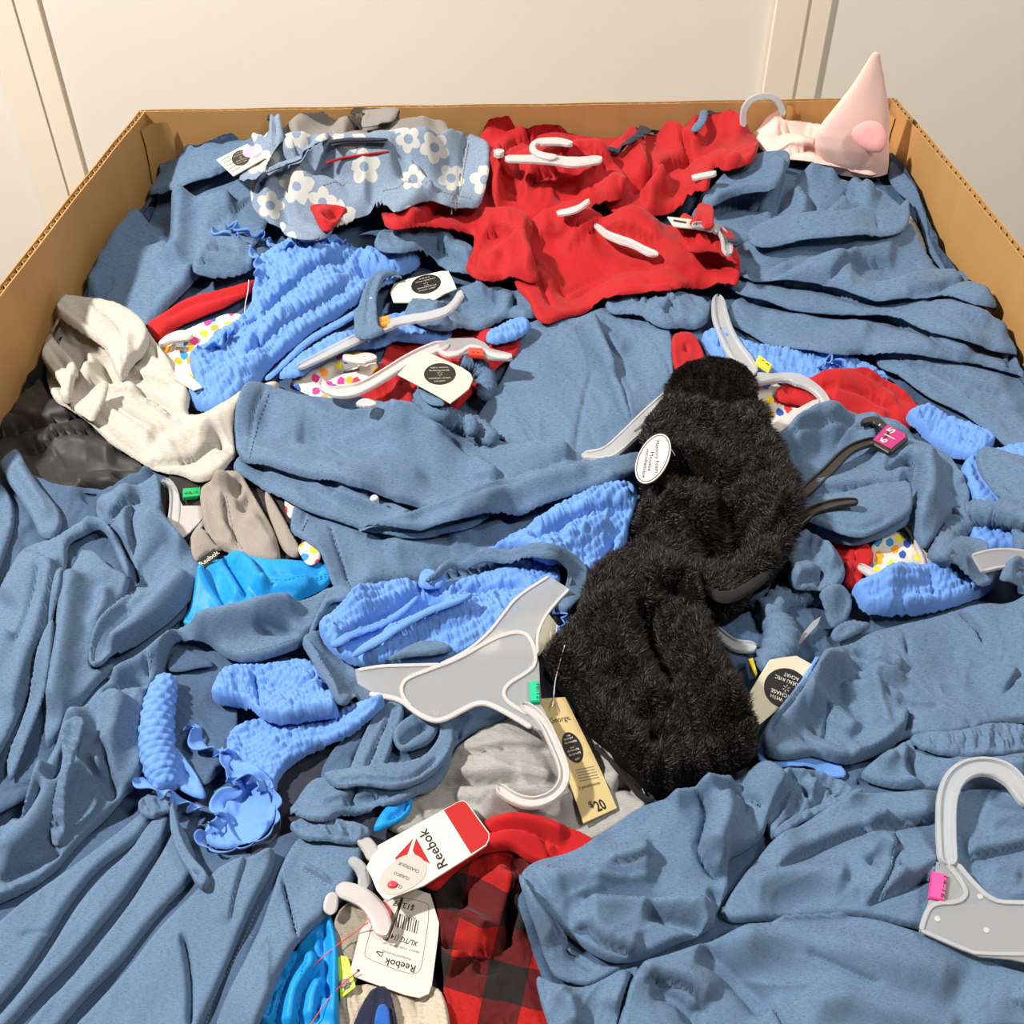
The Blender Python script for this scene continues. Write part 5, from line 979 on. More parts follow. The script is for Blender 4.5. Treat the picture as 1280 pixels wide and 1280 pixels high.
# --- big dress bodice at the right
T = thing('chambray_dress', 'blue chambray dress with wrinkled bodice at the lower right', 'dress', G_DRESS)
patch(T, 'skirt', BD, '935,985 945,960 1000,950 1060,960 1120,950 1200,930 1300,930 1420,940 1420,1040 1300,1010 1200,1000 1100,1000 1000,1010', t=6, r=7, n=nz(10, 2, 24))
patch(T, 'smocked_facing', SM, '1012,848 1020,846 1000,868 984,886 968,906 958,924 952,945 956,960 985,952 1040,955 1062,972 1040,978 1000,960 950,966 943,950 948,926 962,902 980,880 1000,862', t=3, r=4, n=None, q=2.5)
patch(T, 'bodice', B_, '953,955 948,930 960,905 975,885 1000,862 1015,850 1024,828 1050,812 1080,795 1125,778 1185,762 1245,752 1300,744 1420,750 1420,930 1320,928 1285,905 1240,912 1180,925 1130,922 1110,938 1075,955 1055,962 1020,950 985,955', t=14, r=10, n=nz(25, 1.9, 24, 2.4),
  F=[('s', 14, 8, '1060,960 1085,952 1112,936 1130,915 1132,892'), ('k', 2, 5, '1132,920 1134,900 1132,888'), ('s', 14, 6, '1130,880 1090,865 1060,862 1040,872'), ('k', 2, 5, '1195,768 1210,785 1222,805 1226,820'), ('r', 12, 6, '1000,885 1040,900 1070,930'), ('k', 2, 4, '1000,915 1030,935 1045,948'), ('r', 14, 6, '1080,830 1110,850 1130,840'), ('k', 2, 4, '1128,800 1132,820 1130,832'), ('s', 14, 7, '1245,880 1262,860 1270,840'), ('k', 2, 4, '1060,845 1090,842 1130,855'), ('r', 10, 5, '1010,870 1030,850 1060,840'), ('k', 1.6, 3, '1020,842 1000,875 968,905 958,935')])
patch(T, 'waist_gather', B_, '1134,926 1150,918 1200,920 1240,914 1285,918 1320,932 1280,946 1220,950 1170,946 1140,938', t=8, r=6, n=(2.8, 7, 4, 84), q=2)
patch(T, 'skirt', B_, '1070,975 1090,955 1120,945 1134,930 1142,945 1180,952 1240,950 1320,945 1420,960 1420,1010 1290,1000 1240,990 1190,992 1130,992 1090,986', t=9, r=7, n=nz(-20, 2, 22), F=[('s', 12, 9, '1160,988 1140,980 1130,960 1128,935'), ('k', 4, 10, '1130,950 1134,975 1160,985'), ('r', 10, 6, '1090,970 1120,955'), ('r', 12, 6, '1180,965 1230,975 1280,970')])
# --- grey heather shirt, red waistband, plaid, cyan and knits in the front middle
small('grey_shirt', 'light grey heather shirt under the large clear hanger, front', 'shirt', M['greyheather'], '478,1040 500,1010 535,985 560,955 590,925 640,900 690,885 745,915 790,960 812,1000 800,1024 760,1045 735,1060 690,1050 640,1036 600,1030 560,1030 520,1050', t=9, n=nz(10, 1.5, 36), r=9, F=[('s', 18, 5, '540,985 600,980 660,988 700,990'), ('s', 14, 5, '560,955 600,948 660,940 690,948'), ('k', 3, 8, '545,985 590,984 650,984'), ('r', 14, 8, '600,1015 660,1005 720,1020'), ('s', 10, 8, '760,1000 775,985 800,975'), ('k', 5, 10, '770,985 790,980 800,1000')], part='shirt_body')
small('plaid_pants', 'red and black buffalo check fleece pants, front middle', 'pants', M['plaid'], '538,1115 550,1090 570,1070 600,1066 640,1064 662,1080 676,1110 682,1140 690,1190 686,1240 700,1300 690,1360 555,1360 556,1260 552,1200 546,1150', t=13, n=nz(70, 2.8, 26, 2), r=10, F=[('k', 6, 13, '555,1120 575,1130 590,1135'), ('s', 16, 10, '640,1185 628,1165 640,1130 648,1110'), ('k', 6, 12, '625,1195 640,1160 650,1140'), ('s', 16, 10, '560,1230 590,1195 620,1200'), ('k', 7, 13, '590,1205 612,1215 620,1200'), ('r', 14, 8, '620,1090 640,1130 660,1180'), ('r', 12, 8, '570,1150 600,1170 610,1190'), ('k', 6, 12, '620,1075 640,1090 660,1090'), ('k', 5, 9, '548,1185 575,1190 596,1200')], part='fleece_leg', g=12)
small('red_pants', 'plain red waistband arching over the plaid fleece, front middle', 'pants', M['red'], '520,1108 535,1095 555,1075 575,1050 590,1035 625,1022 660,1021 700,1034 740,1050 750,1070 720,1090 690,1092 660,1084 640,1070 610,1070 585,1080 562,1100 545,1122', t=10, n=nz(15, 1.4, 26), r=8, F=[('s', 12, 6, '700,1070 670,1058 630,1052 590,1062'), ('r', 10, 5, '600,1045 650,1035 710,1055')], part='waistband')
small('swim_shirt', 'bright cyan swim shirt sliver above the red white tag', 'swimwear', M['cyan'], '466,1046 480,1020 500,1000 518,996 516,1012 508,1026 490,1040 474,1050', t=7, group='bright cyan swim shirts', F=[('k', 2, 5, '482,1036 500,1020 512,1008')])
small('striped_socks', 'beige and navy striped knit socks at the bottom edge', 'socks', M['knit'], '420,1260 428,1238 445,1232 480,1236 520,1240 548,1236 560,1260 565,1300 560,1380 420,1380', t=8, n=(2.4, 9, 8, 80), r=7, part='sock_cuff')
patch(THINGS[-1], 'navy_band', M['knitnavy'], '438,1300 446,1275 458,1250 468,1238 486,1238 494,1262 500,1300 500,1380 430,1380', t=4, r=4, n=(1.6, 6, 8, 85), q=2.5); patch(THINGS[-1], 'blue_stripe', M['knitblue'], '468,1262 486,1258 490,1290 492,1350 468,1350', t=2.5, r=3, n=(1, 6, 8, 85), q=2.5)
small('mesh_bag', 'olive mesh fabric beside the price tag at the bottom', 'clothes', M['mesh'], '416,1180 420,1145 440,1128 462,1140 470,1170 455,1210 440,1245 420,1240', t=6, n=nz(60, 2, 14), part='mesh_body')
T = thing('size_tag', 'lime green size tag beside the cyan swim shirt, bottom', 'tag')
pl = Plane('423,1198 436,1200 444,1236 425,1248', 4)
slab(T, 'card', M['lime'], pl, '422,1198 427,1195 434,1196 437,1202 445,1234 426,1249', th=1.6); slab(T, 'print', M['whitecard'], pl, '428,1232 438,1226 440,1234 430,1240', th=.3, off=1.7); slab(T, 'print', M['ink'], pl, '431,1234.5 437,1231 437.6,1233 431.6,1236.5', th=.2, off=2.1)
text(T, 'print', M['whitecard'], pl, '6-7', (436, 1222), (429, 1206), 6, 1.8)
T = thing('swim_shirt', 'bright cyan swim shirt with wavy folds at the bottom edge', 'swimwear', 'bright cyan swim shirts')
patch(T, 'shirt_body', M['cyan'], '290,1380 305,1290 335,1240 370,1190 400,1150 412,1140 418,1160 424,1190 424,1230 425,1290 425,1380', t=12, r=9, n=nz(-75, 1.4, 22), F=[('s', 14, 10, '340,1300 350,1255 365,1215 372,1180'), ('s', 14, 10, '370,1300 375,1250 392,1225 400,1210 388,1190'), ('k', 4, 8, '405,1160 408,1200 412,1260'), ('s', 12, 8, '395,1290 398,1250 410,1230'), ('k', 4, 7, '335,1290 345,1250 360,1220')])
for p in ('342,1225 330,1255 322,1285', '345,1226 333,1256 325,1286', '383,1206 376,1222 376,1236'): stitch(T, M['cyan'], p)
# --- front left dress: bodice, smocked lining, gathered skirt
T = thing('chambray_dress', 'blue chambray dress with gathered skirt and drawstring, front left', 'dress', G_DRESS)
patch(T, 'skirt', BD, '-150,1180 -20,1110 40,1080 100,1050 150,1030 180,1010 205,1004 222,1008 240,1030 262,1060 285,1078 320,1072 345,1050 380,1036 430,1034 455,1040 466,1052 456,1075 446,1098 440,1112 425,1135 410,1148 385,1172 350,1225 325,1290 300,1380 -150,1380', t=2, r=6, e0=1.5, n=nz(-58, .8, 34, 4), af=0)  # base in the darkened chambray, painted shade between the pleats
for q_ in ('165,1030 185,1012 200,1010 190,1030 168,1056 124,1086 88,1130 60,1180 20,1236 -30,1290 -150,1300 -150,1200 -20,1175 20,1140 50,1115 84,1090 120,1064 150,1042', '178,1040 198,1018 216,1014 213,1040 181,1088 149,1134 117,1172 81,1216 45,1250 -10,1310 -60,1330 -20,1290 22,1246 62,1190 92,1142 127,1096 165,1064',
           '222,1026 238,1050 248,1082 238,1106 196,1148 170,1182 150,1208 104,1256 60,1310 -10,1340 48,1264 85,1228 121,1184 152,1146 184,1100 214,1052', '258,1104 280,1084 318,1076 345,1060 344,1084 322,1124 302,1170 284,1210 262,1262 236,1320 200,1380 20,1380 64,1316 110,1266 158,1216 178,1190 204,1158 248,1116',
           '350,1084 372,1050 400,1042 440,1040 464,1050 452,1085 438,1114 408,1149 382,1172 350,1223 325,1290 300,1380 230,1380 262,1310 290,1250 306,1215 324,1170 340,1120'):
    patch(T, 'pleat', B_, q_, t=13, r=16, n=nz(-58, .9, 30, 4), af=.6, e0=3, F=[('k', 1.8, 4, '352,1095 366,1150 374,1182'), ('r', 3, 3, '376,1084 398,1098 418,1112'), ('k', 3, 6, '238,1290 240,1235 234,1190 228,1168')] if q_[0] in '23' else ())
patch(T, 'waist_gather', B_, '172,1020 185,1004 205,1000 224,1004 226,1016 222,1024 205,1022 190,1028', t=7, r=5, n=(2.6, 6, 4, 80), q=2); patch(T, 'waist_gather', B_, '360,1045 385,1034 420,1034 450,1038 466,1046 462,1060 440,1060 410,1056 380,1056', t=8, r=6, n=(2.6, 6.5, 4, 75), q=2)
for p in ('322,1130 300,1180 270,1235 252,1290', '355,1088 366,1140 374,1178', '376,1084 398,1098 418,1112', '312,1168 318,1172'): stitch(T, M['threadlt'], p)
patch(T, 'bodice', B_, '-150,1080 0,1058 28,1050 44,1020 52,985 66,952 82,906 108,880 148,842 185,812 230,786 300,768 345,760 395,746 412,738 432,744 448,758 456,772 436,778 410,775 400,790 396,802 384,812 376,822 340,834 312,838 284,830 262,812 240,810 222,804 212,820 206,840 196,860 184,880 190,910 186,950 172,984 140,1020 96,1058 60,1100 0,1134 -150,1180', t=13, r=9, n=nz(-38, 1.5, 30),
  F=[('s', 16, 9, '284,832 262,812 240,806 222,806'), ('r', 12, 7, '240,800 300,785 380,765'), ('k', 3, 8, '318,796 345,794 372,796'), ('k', 2, 5, '130,886 150,872 180,864 190,866'), ('r', 16, 9, '120,900 95,960 60,1040 0,1090'), ('k', 6, 11, '110,925 96,960 70,1005'), ('r', 18, 10, '160,880 150,930 130,985'), ('k', 6, 10, '134,945 142,985 138,1010'), ('s', 14, 9, '0,1110 50,1070 92,1020 110,970'), ('r', 10, 8, '70,970 40,1030 0,1060'), ('k', 3, 7, '0,1104 40,1090 80,1066'), ('k', 4, 8, '66,1000 50,1030 30,1050'), ('k', 1.5, 3, '188,822 186,845 190,860'), ('r', 9, 5, '140,860 190,830 230,800')])
patch(T, 'waist_gather', B_, '84,908 98,900 112,910 108,935 100,962 96,985 90,1020 84,1050 74,1064 62,1052 66,1020 78,985 84,950 78,928', t=6, r=6, n=(3, 8, 2.2, 20), q=2)
patch(T, 'shaded_facing', BD, '206,836 212,812 222,804 240,812 262,822 270,836 250,840 225,846', t=3, r=4, n=nz(0, .8, 14), q=2.5)  # dark patch painting the shade in the hollow of the bodice
patch(T, 'elastic_cuff', B_, '378,818 388,800 400,770 408,750 420,738 436,742 452,760 456,772 446,774 428,762 414,766 406,784 398,800 388,820', t=6, r=5, n=(2.2, 5, 3, 20), q=2)
stitch(T, M['threadlt'], '306,822 340,816 372,806'); stitch(T, M['threadlt'], '190,822 186,842 190,858')
patch(T, 'drawstring', B_, '216,1016 222,1014 226,1030 230,1052 240,1072 252,1090 263,1098 262,1108 256,1118 246,1112 242,1102 228,1082 218,1060 215,1036', t=12, r=5, n=None, q=2, F=[('k', 1.5, 3, '244,1098 256,1102')])
T = thing('chambray_dress', 'blue chambray dress neckline with ties below the large hanger', 'dress', G_DRESS)
patch(T, 'shaded_facing', BD, '398,984 420,940 445,905 470,885 512,884 545,896 560,925 548,960 520,980 470,986 420,990', t=2, r=5, n=nz(-40, 1.6, 18), F=[('k', 4, 7, '440,960 480,930 520,915'), ('k', 3, 6, '470,965 510,950 540,930')])  # lining with the shade inside the neckline put into its colour
patch(T, 'tie', B_, '432,980 446,944 464,908 480,886 500,884 508,894 496,926 484,956 474,982', t=8, r=5, n=nz(-65, 1.2, 16), F=[('k', 1.5, 3, '455,975 474,930 490,895')])
patch(T, 'tie', B_, '488,920 510,898 535,894 552,906 545,930 520,944 500,950', t=7, r=5, n=nz(-30, 1.5, 14), F=[('k', 3, 6, '500,940 520,920 540,912')])
patch(T, 'bodice', B_, '360,1030 372,1005 392,982 420,978 470,984 515,978 545,960 560,932 556,906 575,892 605,882 640,884 640,898 606,912 578,924 566,942 562,970 545,994 510,1006 470,1016 440,1026 400,1034', t=9, r=6, n=nz(-15, 1.8, 18), F=[('k', 3, 7, '575,930 570,912 590,900'), ('s', 10, 6, '400,1015 450,1008 500,1000'), ('k', 2, 5, '430,1020 445,1000 455,990')])
patch(T, 'neck_binding', B_, '402,980 430,970 470,972 515,967 540,950 552,925 546,902 560,902 570,928 562,956 540,981 505,994 460,994 420,992', t=8, r=4, n=nz(-10, 1, 18), F=[('k', 1.5, 3, '420,984 470,986 520,980 552,950')])
T = thing('smocked_top', 'light blue smocked lining with curly frill inside front left dress', 'top', 'light blue smocked tops')
patch(T, 'smocked_panel', BD, '206,850 230,842 265,846 290,860 300,900 290,940 270,980 240,990 215,980 205,930', t=3, r=6, n=nz(30, 1.5, 20), q=2.5)  # plain dark sheet, painted shade of the cavity behind the smocking
patch(T, 'smocked_panel', SM, '286,925 300,912 330,906 380,900 420,900 455,896 484,880 478,892 452,916 420,934 385,950 350,972 344,1000 332,985 305,975 288,968 284,945', t=9, r=8, n=nz(-25, 1.4, 22), sm=(2.8, 9, 7, -14, .5), q=1.8)
patch(T, 'smocked_panel', SM, '264,872 275,852 292,838 318,830 350,828 378,828 400,846 414,866 426,890 420,900 385,905 350,910 326,906 312,892 290,888 272,884', t=13, r=10, n=nz(10, 1.6, 22), sm=(3.0, 10, 7, -12, .6), q=1.8, F=[('k', 2.4, 5, '318,834 322,870 330,904'), ('r', 10, 6, '340,850 375,860 410,880')])
patch(T, 'smocked_cuff', SM, '290,962 312,958 336,972 348,1000 345,1030 328,1050 300,1062 270,1064 254,1052 262,1036 282,1020 284,1004 300,990', t=7, r=10, n=nz(70, 1.6, 14), q=2, F=[('k', 13, 20, '318,985 322,1010 312,1035 292,1048'), ('k', 5, 9, '330,990 336,1015')])
patch(T, 'smocked_cuff', SM, '218,930 232,950 250,975 262,1004 246,1004 226,994 208,976', t=5, r=7, n=nz(70, 1.6, 14), q=2, F=[('k', 4, 8, '226,960 242,990')])
tube(T, 'smocked_roll', SM, '210,846 202,868 196,900 196,930 200,955 208,985', [13, 17, 19, 20, 19, 17], sm=(2.6, 9, 9), ns=40, step=1.2, lift=16, ends=.55)
ruffle(T, 'frill', SM, '180,972 190,982 200,990 214,986 226,998 240,1004 256,1010', 12, 6, 24, lift=4)
ruffle(T, 'frill', SM, '242,904 254,910 252,924 262,938 288,936 296,942 286,956 292,968 312,968 330,974 334,990', 13, 6.5, 26, lift=4)
ruffle(T, 'frill', SM, '334,988 344,998 346,1020 340,1040 325,1052 300,1062 275,1066 256,1058 252,1048 268,1042', 11, 4, 26, lift=4, lean=-.5)
ruffle(T, 'frill', SM, '300,972 308,984 300,998 282,1002 280,1012 290,1020 280,1034 272,1044', 13, 6, 22, lift=4)
ch = THINGS[-1]
T = thing('chambray_dress', 'short blue chambray strap band left of the large clear hanger', 'dress', G_DRESS)
patch(T, 'strap', B_, '378,820 386,802 398,796 412,806 432,826 455,852 474,874 478,880 462,886 440,890 428,891 420,884 410,864 396,842', t=8, r=5, n=nz(45, .9, 18), q=2.5, F=[('r', 2, 3, '384,818 402,840 418,868 426,886')])
# --- smocked top of the centre with long strap
T = thing('smocked_top', 'light blue smocked top with zip opening left of large hanger', 'top', 'light blue smocked tops')
patch(T, 'smocked_panel', SM, '398,790 404,776 430,762 460,746 490,736 515,736 530,742 560,736 610,720 660,708 690,712 705,728 690,745 670,752 660,770 640,788 610,810 580,826 545,836 500,838 455,842 425,826 405,806', t=10, r=9, n=nz(-25, 1.4, 24), sm=(2.9, 9.5, 7, -24, .5), q=1.8,
  F=[('k', 9, 18, '432,824 470,800 510,776 560,758'), ('s', 14, 8, '420,816 462,790 505,764 530,748'), ('s', 16, 8, '600,742 540,762 490,792 446,832'), ('k', 5, 10, '560,754 610,742 660,736'), ('r', 10, 7, '480,812 540,790 600,770')])
patch(T, 'hem_binding', SM, '412,812 440,796 480,774 505,760 522,746 526,752 510,768 484,784 446,808 420,822', t=4, r=3, n=None, q=2); patch(T, 'hem_binding', SM, '438,832 470,806 505,784 545,766 590,752 592,758 550,773 512,792 478,815 448,838', t=4, r=3, n=None, q=2)
patch(T, 'bow', SM, '522,738 526,728 536,724 546,730 560,728 556,738 545,746 532,746', t=7, r=5, n=nz(10, 1.2, 8), q=2)
patch(T, 'smocked_panel', SM, '600,700 620,690 650,676 665,668 690,648 720,630 750,614 772,608 788,612 796,630 795,650 790,672 780,690 772,712 756,728 740,728 720,722 700,715 660,700 630,698', t=16, r=12, n=nz(-35, 2.0, 30), sm=(3.0, 9.5, 7, -30, .6), q=1.8,
  F=[('s', 18, 9, '665,690 700,668 740,650 770,645 785,660'), ('r', 12, 6, '700,690 735,675 765,680'), ('k', 4, 7, '740,725 755,705 770,680'), ('k', 3, 6, '660,676 672,690 690,696')])
ruffle(T, 'frill', SM, '698,762 708,768 716,776 712,790 704,800', 10, 5, 20, lift=4)
T = thing('chambray_dress', 'long blue chambray strap band arching over the smocked top, centre', 'dress', G_DRESS)
patch(T, 'strap', B_, '528,742 545,724 575,708 610,698 645,690 680,690 710,700 730,714 736,730 732,752 720,768 706,772 694,768 690,756 700,748 712,738 700,726 680,718 650,712 610,712 575,718 548,730', t=9, r=5, n=nz(5, .9, 20), q=2.2, F=[('r', 2, 3, '570,712 620,702 680,702 716,722')])
patch(T, 'strap', B_, '482,838 496,822 520,806 545,806 562,816 570,828 540,834 505,836', t=7, r=7, n=nz(-10, .8, 16), q=2.5)
# --- slippers
FU = lambda N, cx, cy, ln=10: (int(N*1.5), ln, cx, cy, M['fur'])
T = thing('coat_hanger', 'clear hanger arm with notch sticking out left of the slippers', 'hanger')
pl = Plane('730,571 757,572 800,530 832,500', 5)
slab(T, 'arm', M['frost'], pl, '726,570 732,566 752,563 770,548 800,518 834,488 842,500 826,522 800,546 772,571 758,579 744,579 730,575', th=3.5, stamp=True)
bar(T, 'rim', M['milk'], pl, '732,568 753,565 772,548 802,518 834,490', 2.5, th=1.2, off=3.4); bar(T, 'rim', M['milk'], pl, '732,574 758,576 773,568 800,543 826,518', 2.5, th=1.2, off=3.4)
bar(T, 'notch', M['inkgrey'], pl, '792,543 806,532 805,528 818,520', 3.5, th=.6, off=3.4)
T = thing('fur_slipper', 'black velvet soled slipper, rounded toe at the top of the pile', 'slipper', None)
patch(T, 'sole', M['sole'], '826,520 832,492 842,475 858,464 885,458 915,460 936,476 945,500 944,530 930,548 900,552 860,545 835,535', t=20, r=16, n=nz(20, .8, 30), q=3, fur=FU(20000, -.1, -.3, 8))
T = thing('fur_slipper', 'fluffy black slipper with white oval tag and open foot hole', 'slipper', None)
patch(T, 'upper', M['furskin'], '800,560 815,535 830,522 850,518 880,522 905,532 930,536 952,545 964,565 975,590 986,615 994,640 996,665 988,695 975,715 955,735 938,752 925,766 905,776 885,772 870,756 845,735 815,710 795,685 792,650 800,622 805,590', t=34, r=26, dr=6, n=nz(30, 5, 40, 1.3), q=3,
  F=[('s', 22, 15, '800,625 825,612 850,615 880,625 900,640'), ('k', 14, 26, '862,706 885,694 915,700 930,720'), ('k', 9, 14, '905,650 915,672 935,690'), ('r', 20, 12, '820,650 850,665 890,668'), ('r', 20, 10, '930,590 960,640 970,690')], fur=FU(52000, .5, .5, 13))
patch(T, 'sole', M['sole'], '872,758 888,752 905,752 925,744 945,730 962,716 960,734 948,752 934,766 918,776 900,780 882,776', t=6, r=6, n=None, q=3)
T = thing('fur_slipper', 'long fluffy black slipper at the bottom, beside the gold tag', 'slipper', None)
patch(T, 'upper', M['furskin'], '676,838 690,822 706,806 716,786 724,765 735,745 750,728 775,708 800,704 830,720 850,742 866,762 876,786 884,812 896,840 910,868 922,892 938,925 942,950 930,965 905,978 880,984 850,990 822,994 800,985 780,962 758,938 738,915 722,890 708,868 690,852', t=36, r=26, dr=6, n=nz(65, 5, 44, 1.5), q=3,
  F=[('s', 22, 14, '812,770 838,758 856,770 868,790'), ('k', 12, 18, '800,780 815,830 850,880'), ('r', 22, 10, '745,770 770,840 810,920'), ('r', 18, 10, '850,800 875,870 905,940'), ('k', 8, 12, '770,860 790,900 820,960')], fur=FU(56000, .3, .7, 13))
patch(T, 'sole', M['sole'], '742,918 752,926 772,950 792,974 806,992 820,1000 814,1008 798,1000 780,980 762,956 746,934', t=5, r=4, n=None, q=2.5)
# oval white tag
T = thing('oval_tag', 'white oval paper tag hanging on the fluffy black slipper', 'tag')
pl = Plane('828,545 836,575 806,602 796,578', 12).clear(ring_pts((816.5, 574), 33.5, 19, -64), .97, 8)
slab(T, 'card', M['whitecard'], pl, ring_pts((816.5, 574), 33.5, 19, -64, 40), th=1.6, stamp=True)
o_ = ring_pts((816.5, 574), 31, 16.8, -64, 40); bar(T, 'border', M['ink'], pl, np.vstack([o_, o_[:1]]), 1.0, th=.25, off=1.6, it=0, stamp=False, rnd=False)
for s, a, b, h in (('Memory Foam', (820, 552), (819.5, 592), 4.6), ('Mousse', (813.5, 566), (810, 590), 4.6), ('viscoélastique', (808.5, 562), (803, 598), 4.4)): text(T, 'print', M['ink'], pl, s, a, b, h, 2.0)
wire(T, 'fastener', M['clearplastic'], '832,556 838,560 844,570', .7, [14, 16])
# --- the large clear hanger with its tags
T = thing('card_tag', 'plain cream card lying under the large clear hanger', 'tag')
pl = Plane('600,800 690,770 700,785 640,815', 4)
slab(T, 'card', M['card'], pl, '586,810 620,782 650,768 686,768 700,786 674,820 640,816 600,816', th=1.5, stamp=True)
T = thing('coat_hanger', 'large clear hanger with teal clip and long hook, front centre', 'hanger')
pl = Plane('450,840 545,890 640,870 690,740 690,940 640,1000', 12)
pts = '444,838 470,833 500,832 550,832 580,818 608,795 626,772 642,750 662,734 686,721 712,738 700,750 686,764 674,782 669,800 671,818 674,830 675,856 677,882 686,900 690,914 672,914 645,900 625,887 606,880 592,882 575,892 556,902 545,905 530,899 512,884 500,876 470,870 447,856'
pl.clear(pts, .97)
slab(T, 'neck_panel', M['frostpanel'], pl, pts, th=2.6, stamp=True)
bar(T, 'rim', M['milk'], pl, '514,886 504,874 501,862 508,850 540,838 575,825 612,803 640,792 658,794 666,806 670,822 668,836 654,846 638,855 630,864 630,874 640,884 660,895', 5, th=2.6, off=2.2)
bar(T, 'rim', M['milk'], pl, '448,840 475,835 510,834 550,833', 4, th=2.4, off=2.2); bar(T, 'rim', M['milk'], pl, '550,833 582,818 610,795 628,772 646,748 686,723', 4, th=2.4, off=2.2)
bar(T, 'rim', M['milk'], pl, '711,739 696,754 680,774 671,796 672,820', 4, th=2.4, off=2.2)
bar(T, 'rim', M['milk'], pl, '462,870 500,876 516,890 532,900 546,904 560,900 580,889 596,881 612,882 640,897 664,912', 6, th=3.4, off=2.2)
bar(T, 'hook', M['milk'], pl, '652,884 670,894 682,908 690,926 700,948 706,968 703,984 693,996 678,1004 662,1006 646,1002 632,994 622,985', 14, th=7, rib=1)
slab(T, 'size_clip', M['teal'], pl, '661,857 673,856 675,882 663,883', th=7, off=2)
text(T, 'print', M['ink'], pl, '10-12', (669.5, 861), (671, 880), 4.5, 9.4)
for c in ((514, 846), (664, 834), (545, 892)): bar(T, 'moulding_mark', M['milk'], pl, np.vstack([ring_pts(c, 3, 3, 0, 12), ring_pts(c, 3, 3, 0, 12)[:1]]), .8, th=.4, off=2.6, it=0, stamp=False, rnd=False)
T = thing('price_tag', 'pale gold hang tag with price $20 beside the black slipper', 'tag')
gp = '675,874 706,872 712,884 724,908 738,936 752,966 771,1011 729,1030 722,1008 706,962 690,916'
pl = Plane('680,880 706,876 768,1010 730,1026', 6).clear(gp, .75)
slab(T, 'card', M['gold'], pl, gp, th=1.6, stamp=True)
slab(T, 'hole', M['ink'], pl, ring_pts((691.5, 882.5), 1.5, 2.2, 0, 12), th=.3, off=1.6)
text(T, 'print', M['ink'], pl, 'George.', (688, 905.5), (714, 900.5), 8, 2.0)
slab(T, 'badge', M['ink'], pl, ring_pts((715.5, 935.5), 20.5, 11.5, 66), th=.3, off=1.6)
for s, a, b in (('our', (708, 922), (713, 921)), ('QUALITY', (705, 927), (716.5, 924)), ('GUARANTEE', (706, 931.5), (721, 928)), ('our', (712.5, 937), (718, 935.5)), ('GUARANTIE', (709.5, 942), (724, 938)), ('DE QUALITÉ', (711.5, 946.5), (726, 942.5)), ('GIFT', (719, 952), (725, 950))): text(T, 'print', M['cream_ink'], pl, s, a, b, 2.6, 2.2)
for i in range(5): slab(T, 'print', M['inkgrey'], pl, [(719+i*1.2, 963.5+i*3.4), (742+i*1.6, 958.5+i*3.4), (742.2+i*1.6, 959.5+i*3.4), (719.2+i*1.2, 964.5+i*3.4)], th=.2, off=1.7)
text(T, 'print', M['ink'], pl, '3 pieces/pièces', (724, 988), (750, 981), 4.6, 2.0); text(T, 'print', M['ink'], pl, '$', (738, 1011), (743, 1009), 9, 2.0, bold=.015); text(T, 'print', M['ink'], pl, '20', (747, 1015.5), (759, 1011), 14.5, 2.0, bold=.03)
wire(T, 'fastener', M['clearplastic'], '706,806 700,828 694,850 692,872 691,883', .7, [12, 14, 12, 9])
# --- front right dress
T = thing('chambray_dress', 'huge blue chambray dress rolled across the front right corner', 'dress', G_DRESS)
patch(T, 'skirt', BD, '640,1120 700,1090 900,1040 1100,1060 1300,1080 1420,1080 1420,1400 680,1400 690,1260 660,1180', t=5, r=8, n=nz(-20, 3, 40), q=4)
patch(T, 'waist_gather', B_, '940,1000 950,972 975,960 1000,962 1035,970 1062,985 1075,1000 1050,1020 1010,1028 980,1045 965,1055 955,1040', t=10, r=7, n=(4, 11, 3.5, -62), q=2.2, F=[('k', 3, 8, '985,965 1000,990 1010,1015'), ('k', 3, 8, '1010,968 1030,985 1045,1000')])
patch(T, 'gather_band', B_, '962,1050 975,1036 1000,1022 1030,1008 1060,996 1078,996 1066,1010 1040,1020 1010,1034 985,1048 970,1060', t=6, r=4, n=(2.2, 6, 2, 60), q=2)
patch(T, 'bodice', B_, '898,1150 912,1120 935,1088 958,1062 990,1040 1030,1018 1075,1000 1120,992 1170,990 1300,984 1420,1000 1420,1200 1240,1180 1150,1165 1080,1150 1000,1152 930,1160', t=12, r=9, n=nz(-20, 1.3, 36),
  F=[('s', 24, 8, '960,1100 1030,1060 1100,1040 1180,1030'), ('k', 2, 4, '1116,1040 1120,1065 1112,1095 1100,1120 1080,1138'), ('r', 12, 6, '1085,1055 1105,1062 1112,1080'), ('k', 6, 6, '1080,1090 1095,1072 1110,1072'), ('s', 20, 8, '1075,1140 1130,1112 1180,1098'), ('r', 18, 6, '930,1120 1000,1100 1060,1110'), ('s', 18, 8, '1200,1080 1250,1072 1300,1060'), ('r', 14, 5, '1220,1040 1280,1030 1340,1030'), ('k', 2, 3, '1126,1075 1118,1105')])
for p in ('1119,1035 1118,1062 1112,1090 1102,1120', '1128,1078 1120,1100 1112,1118', '905,1000 925,1010 944,1022'): stitch(T, M['threadlt'], p)
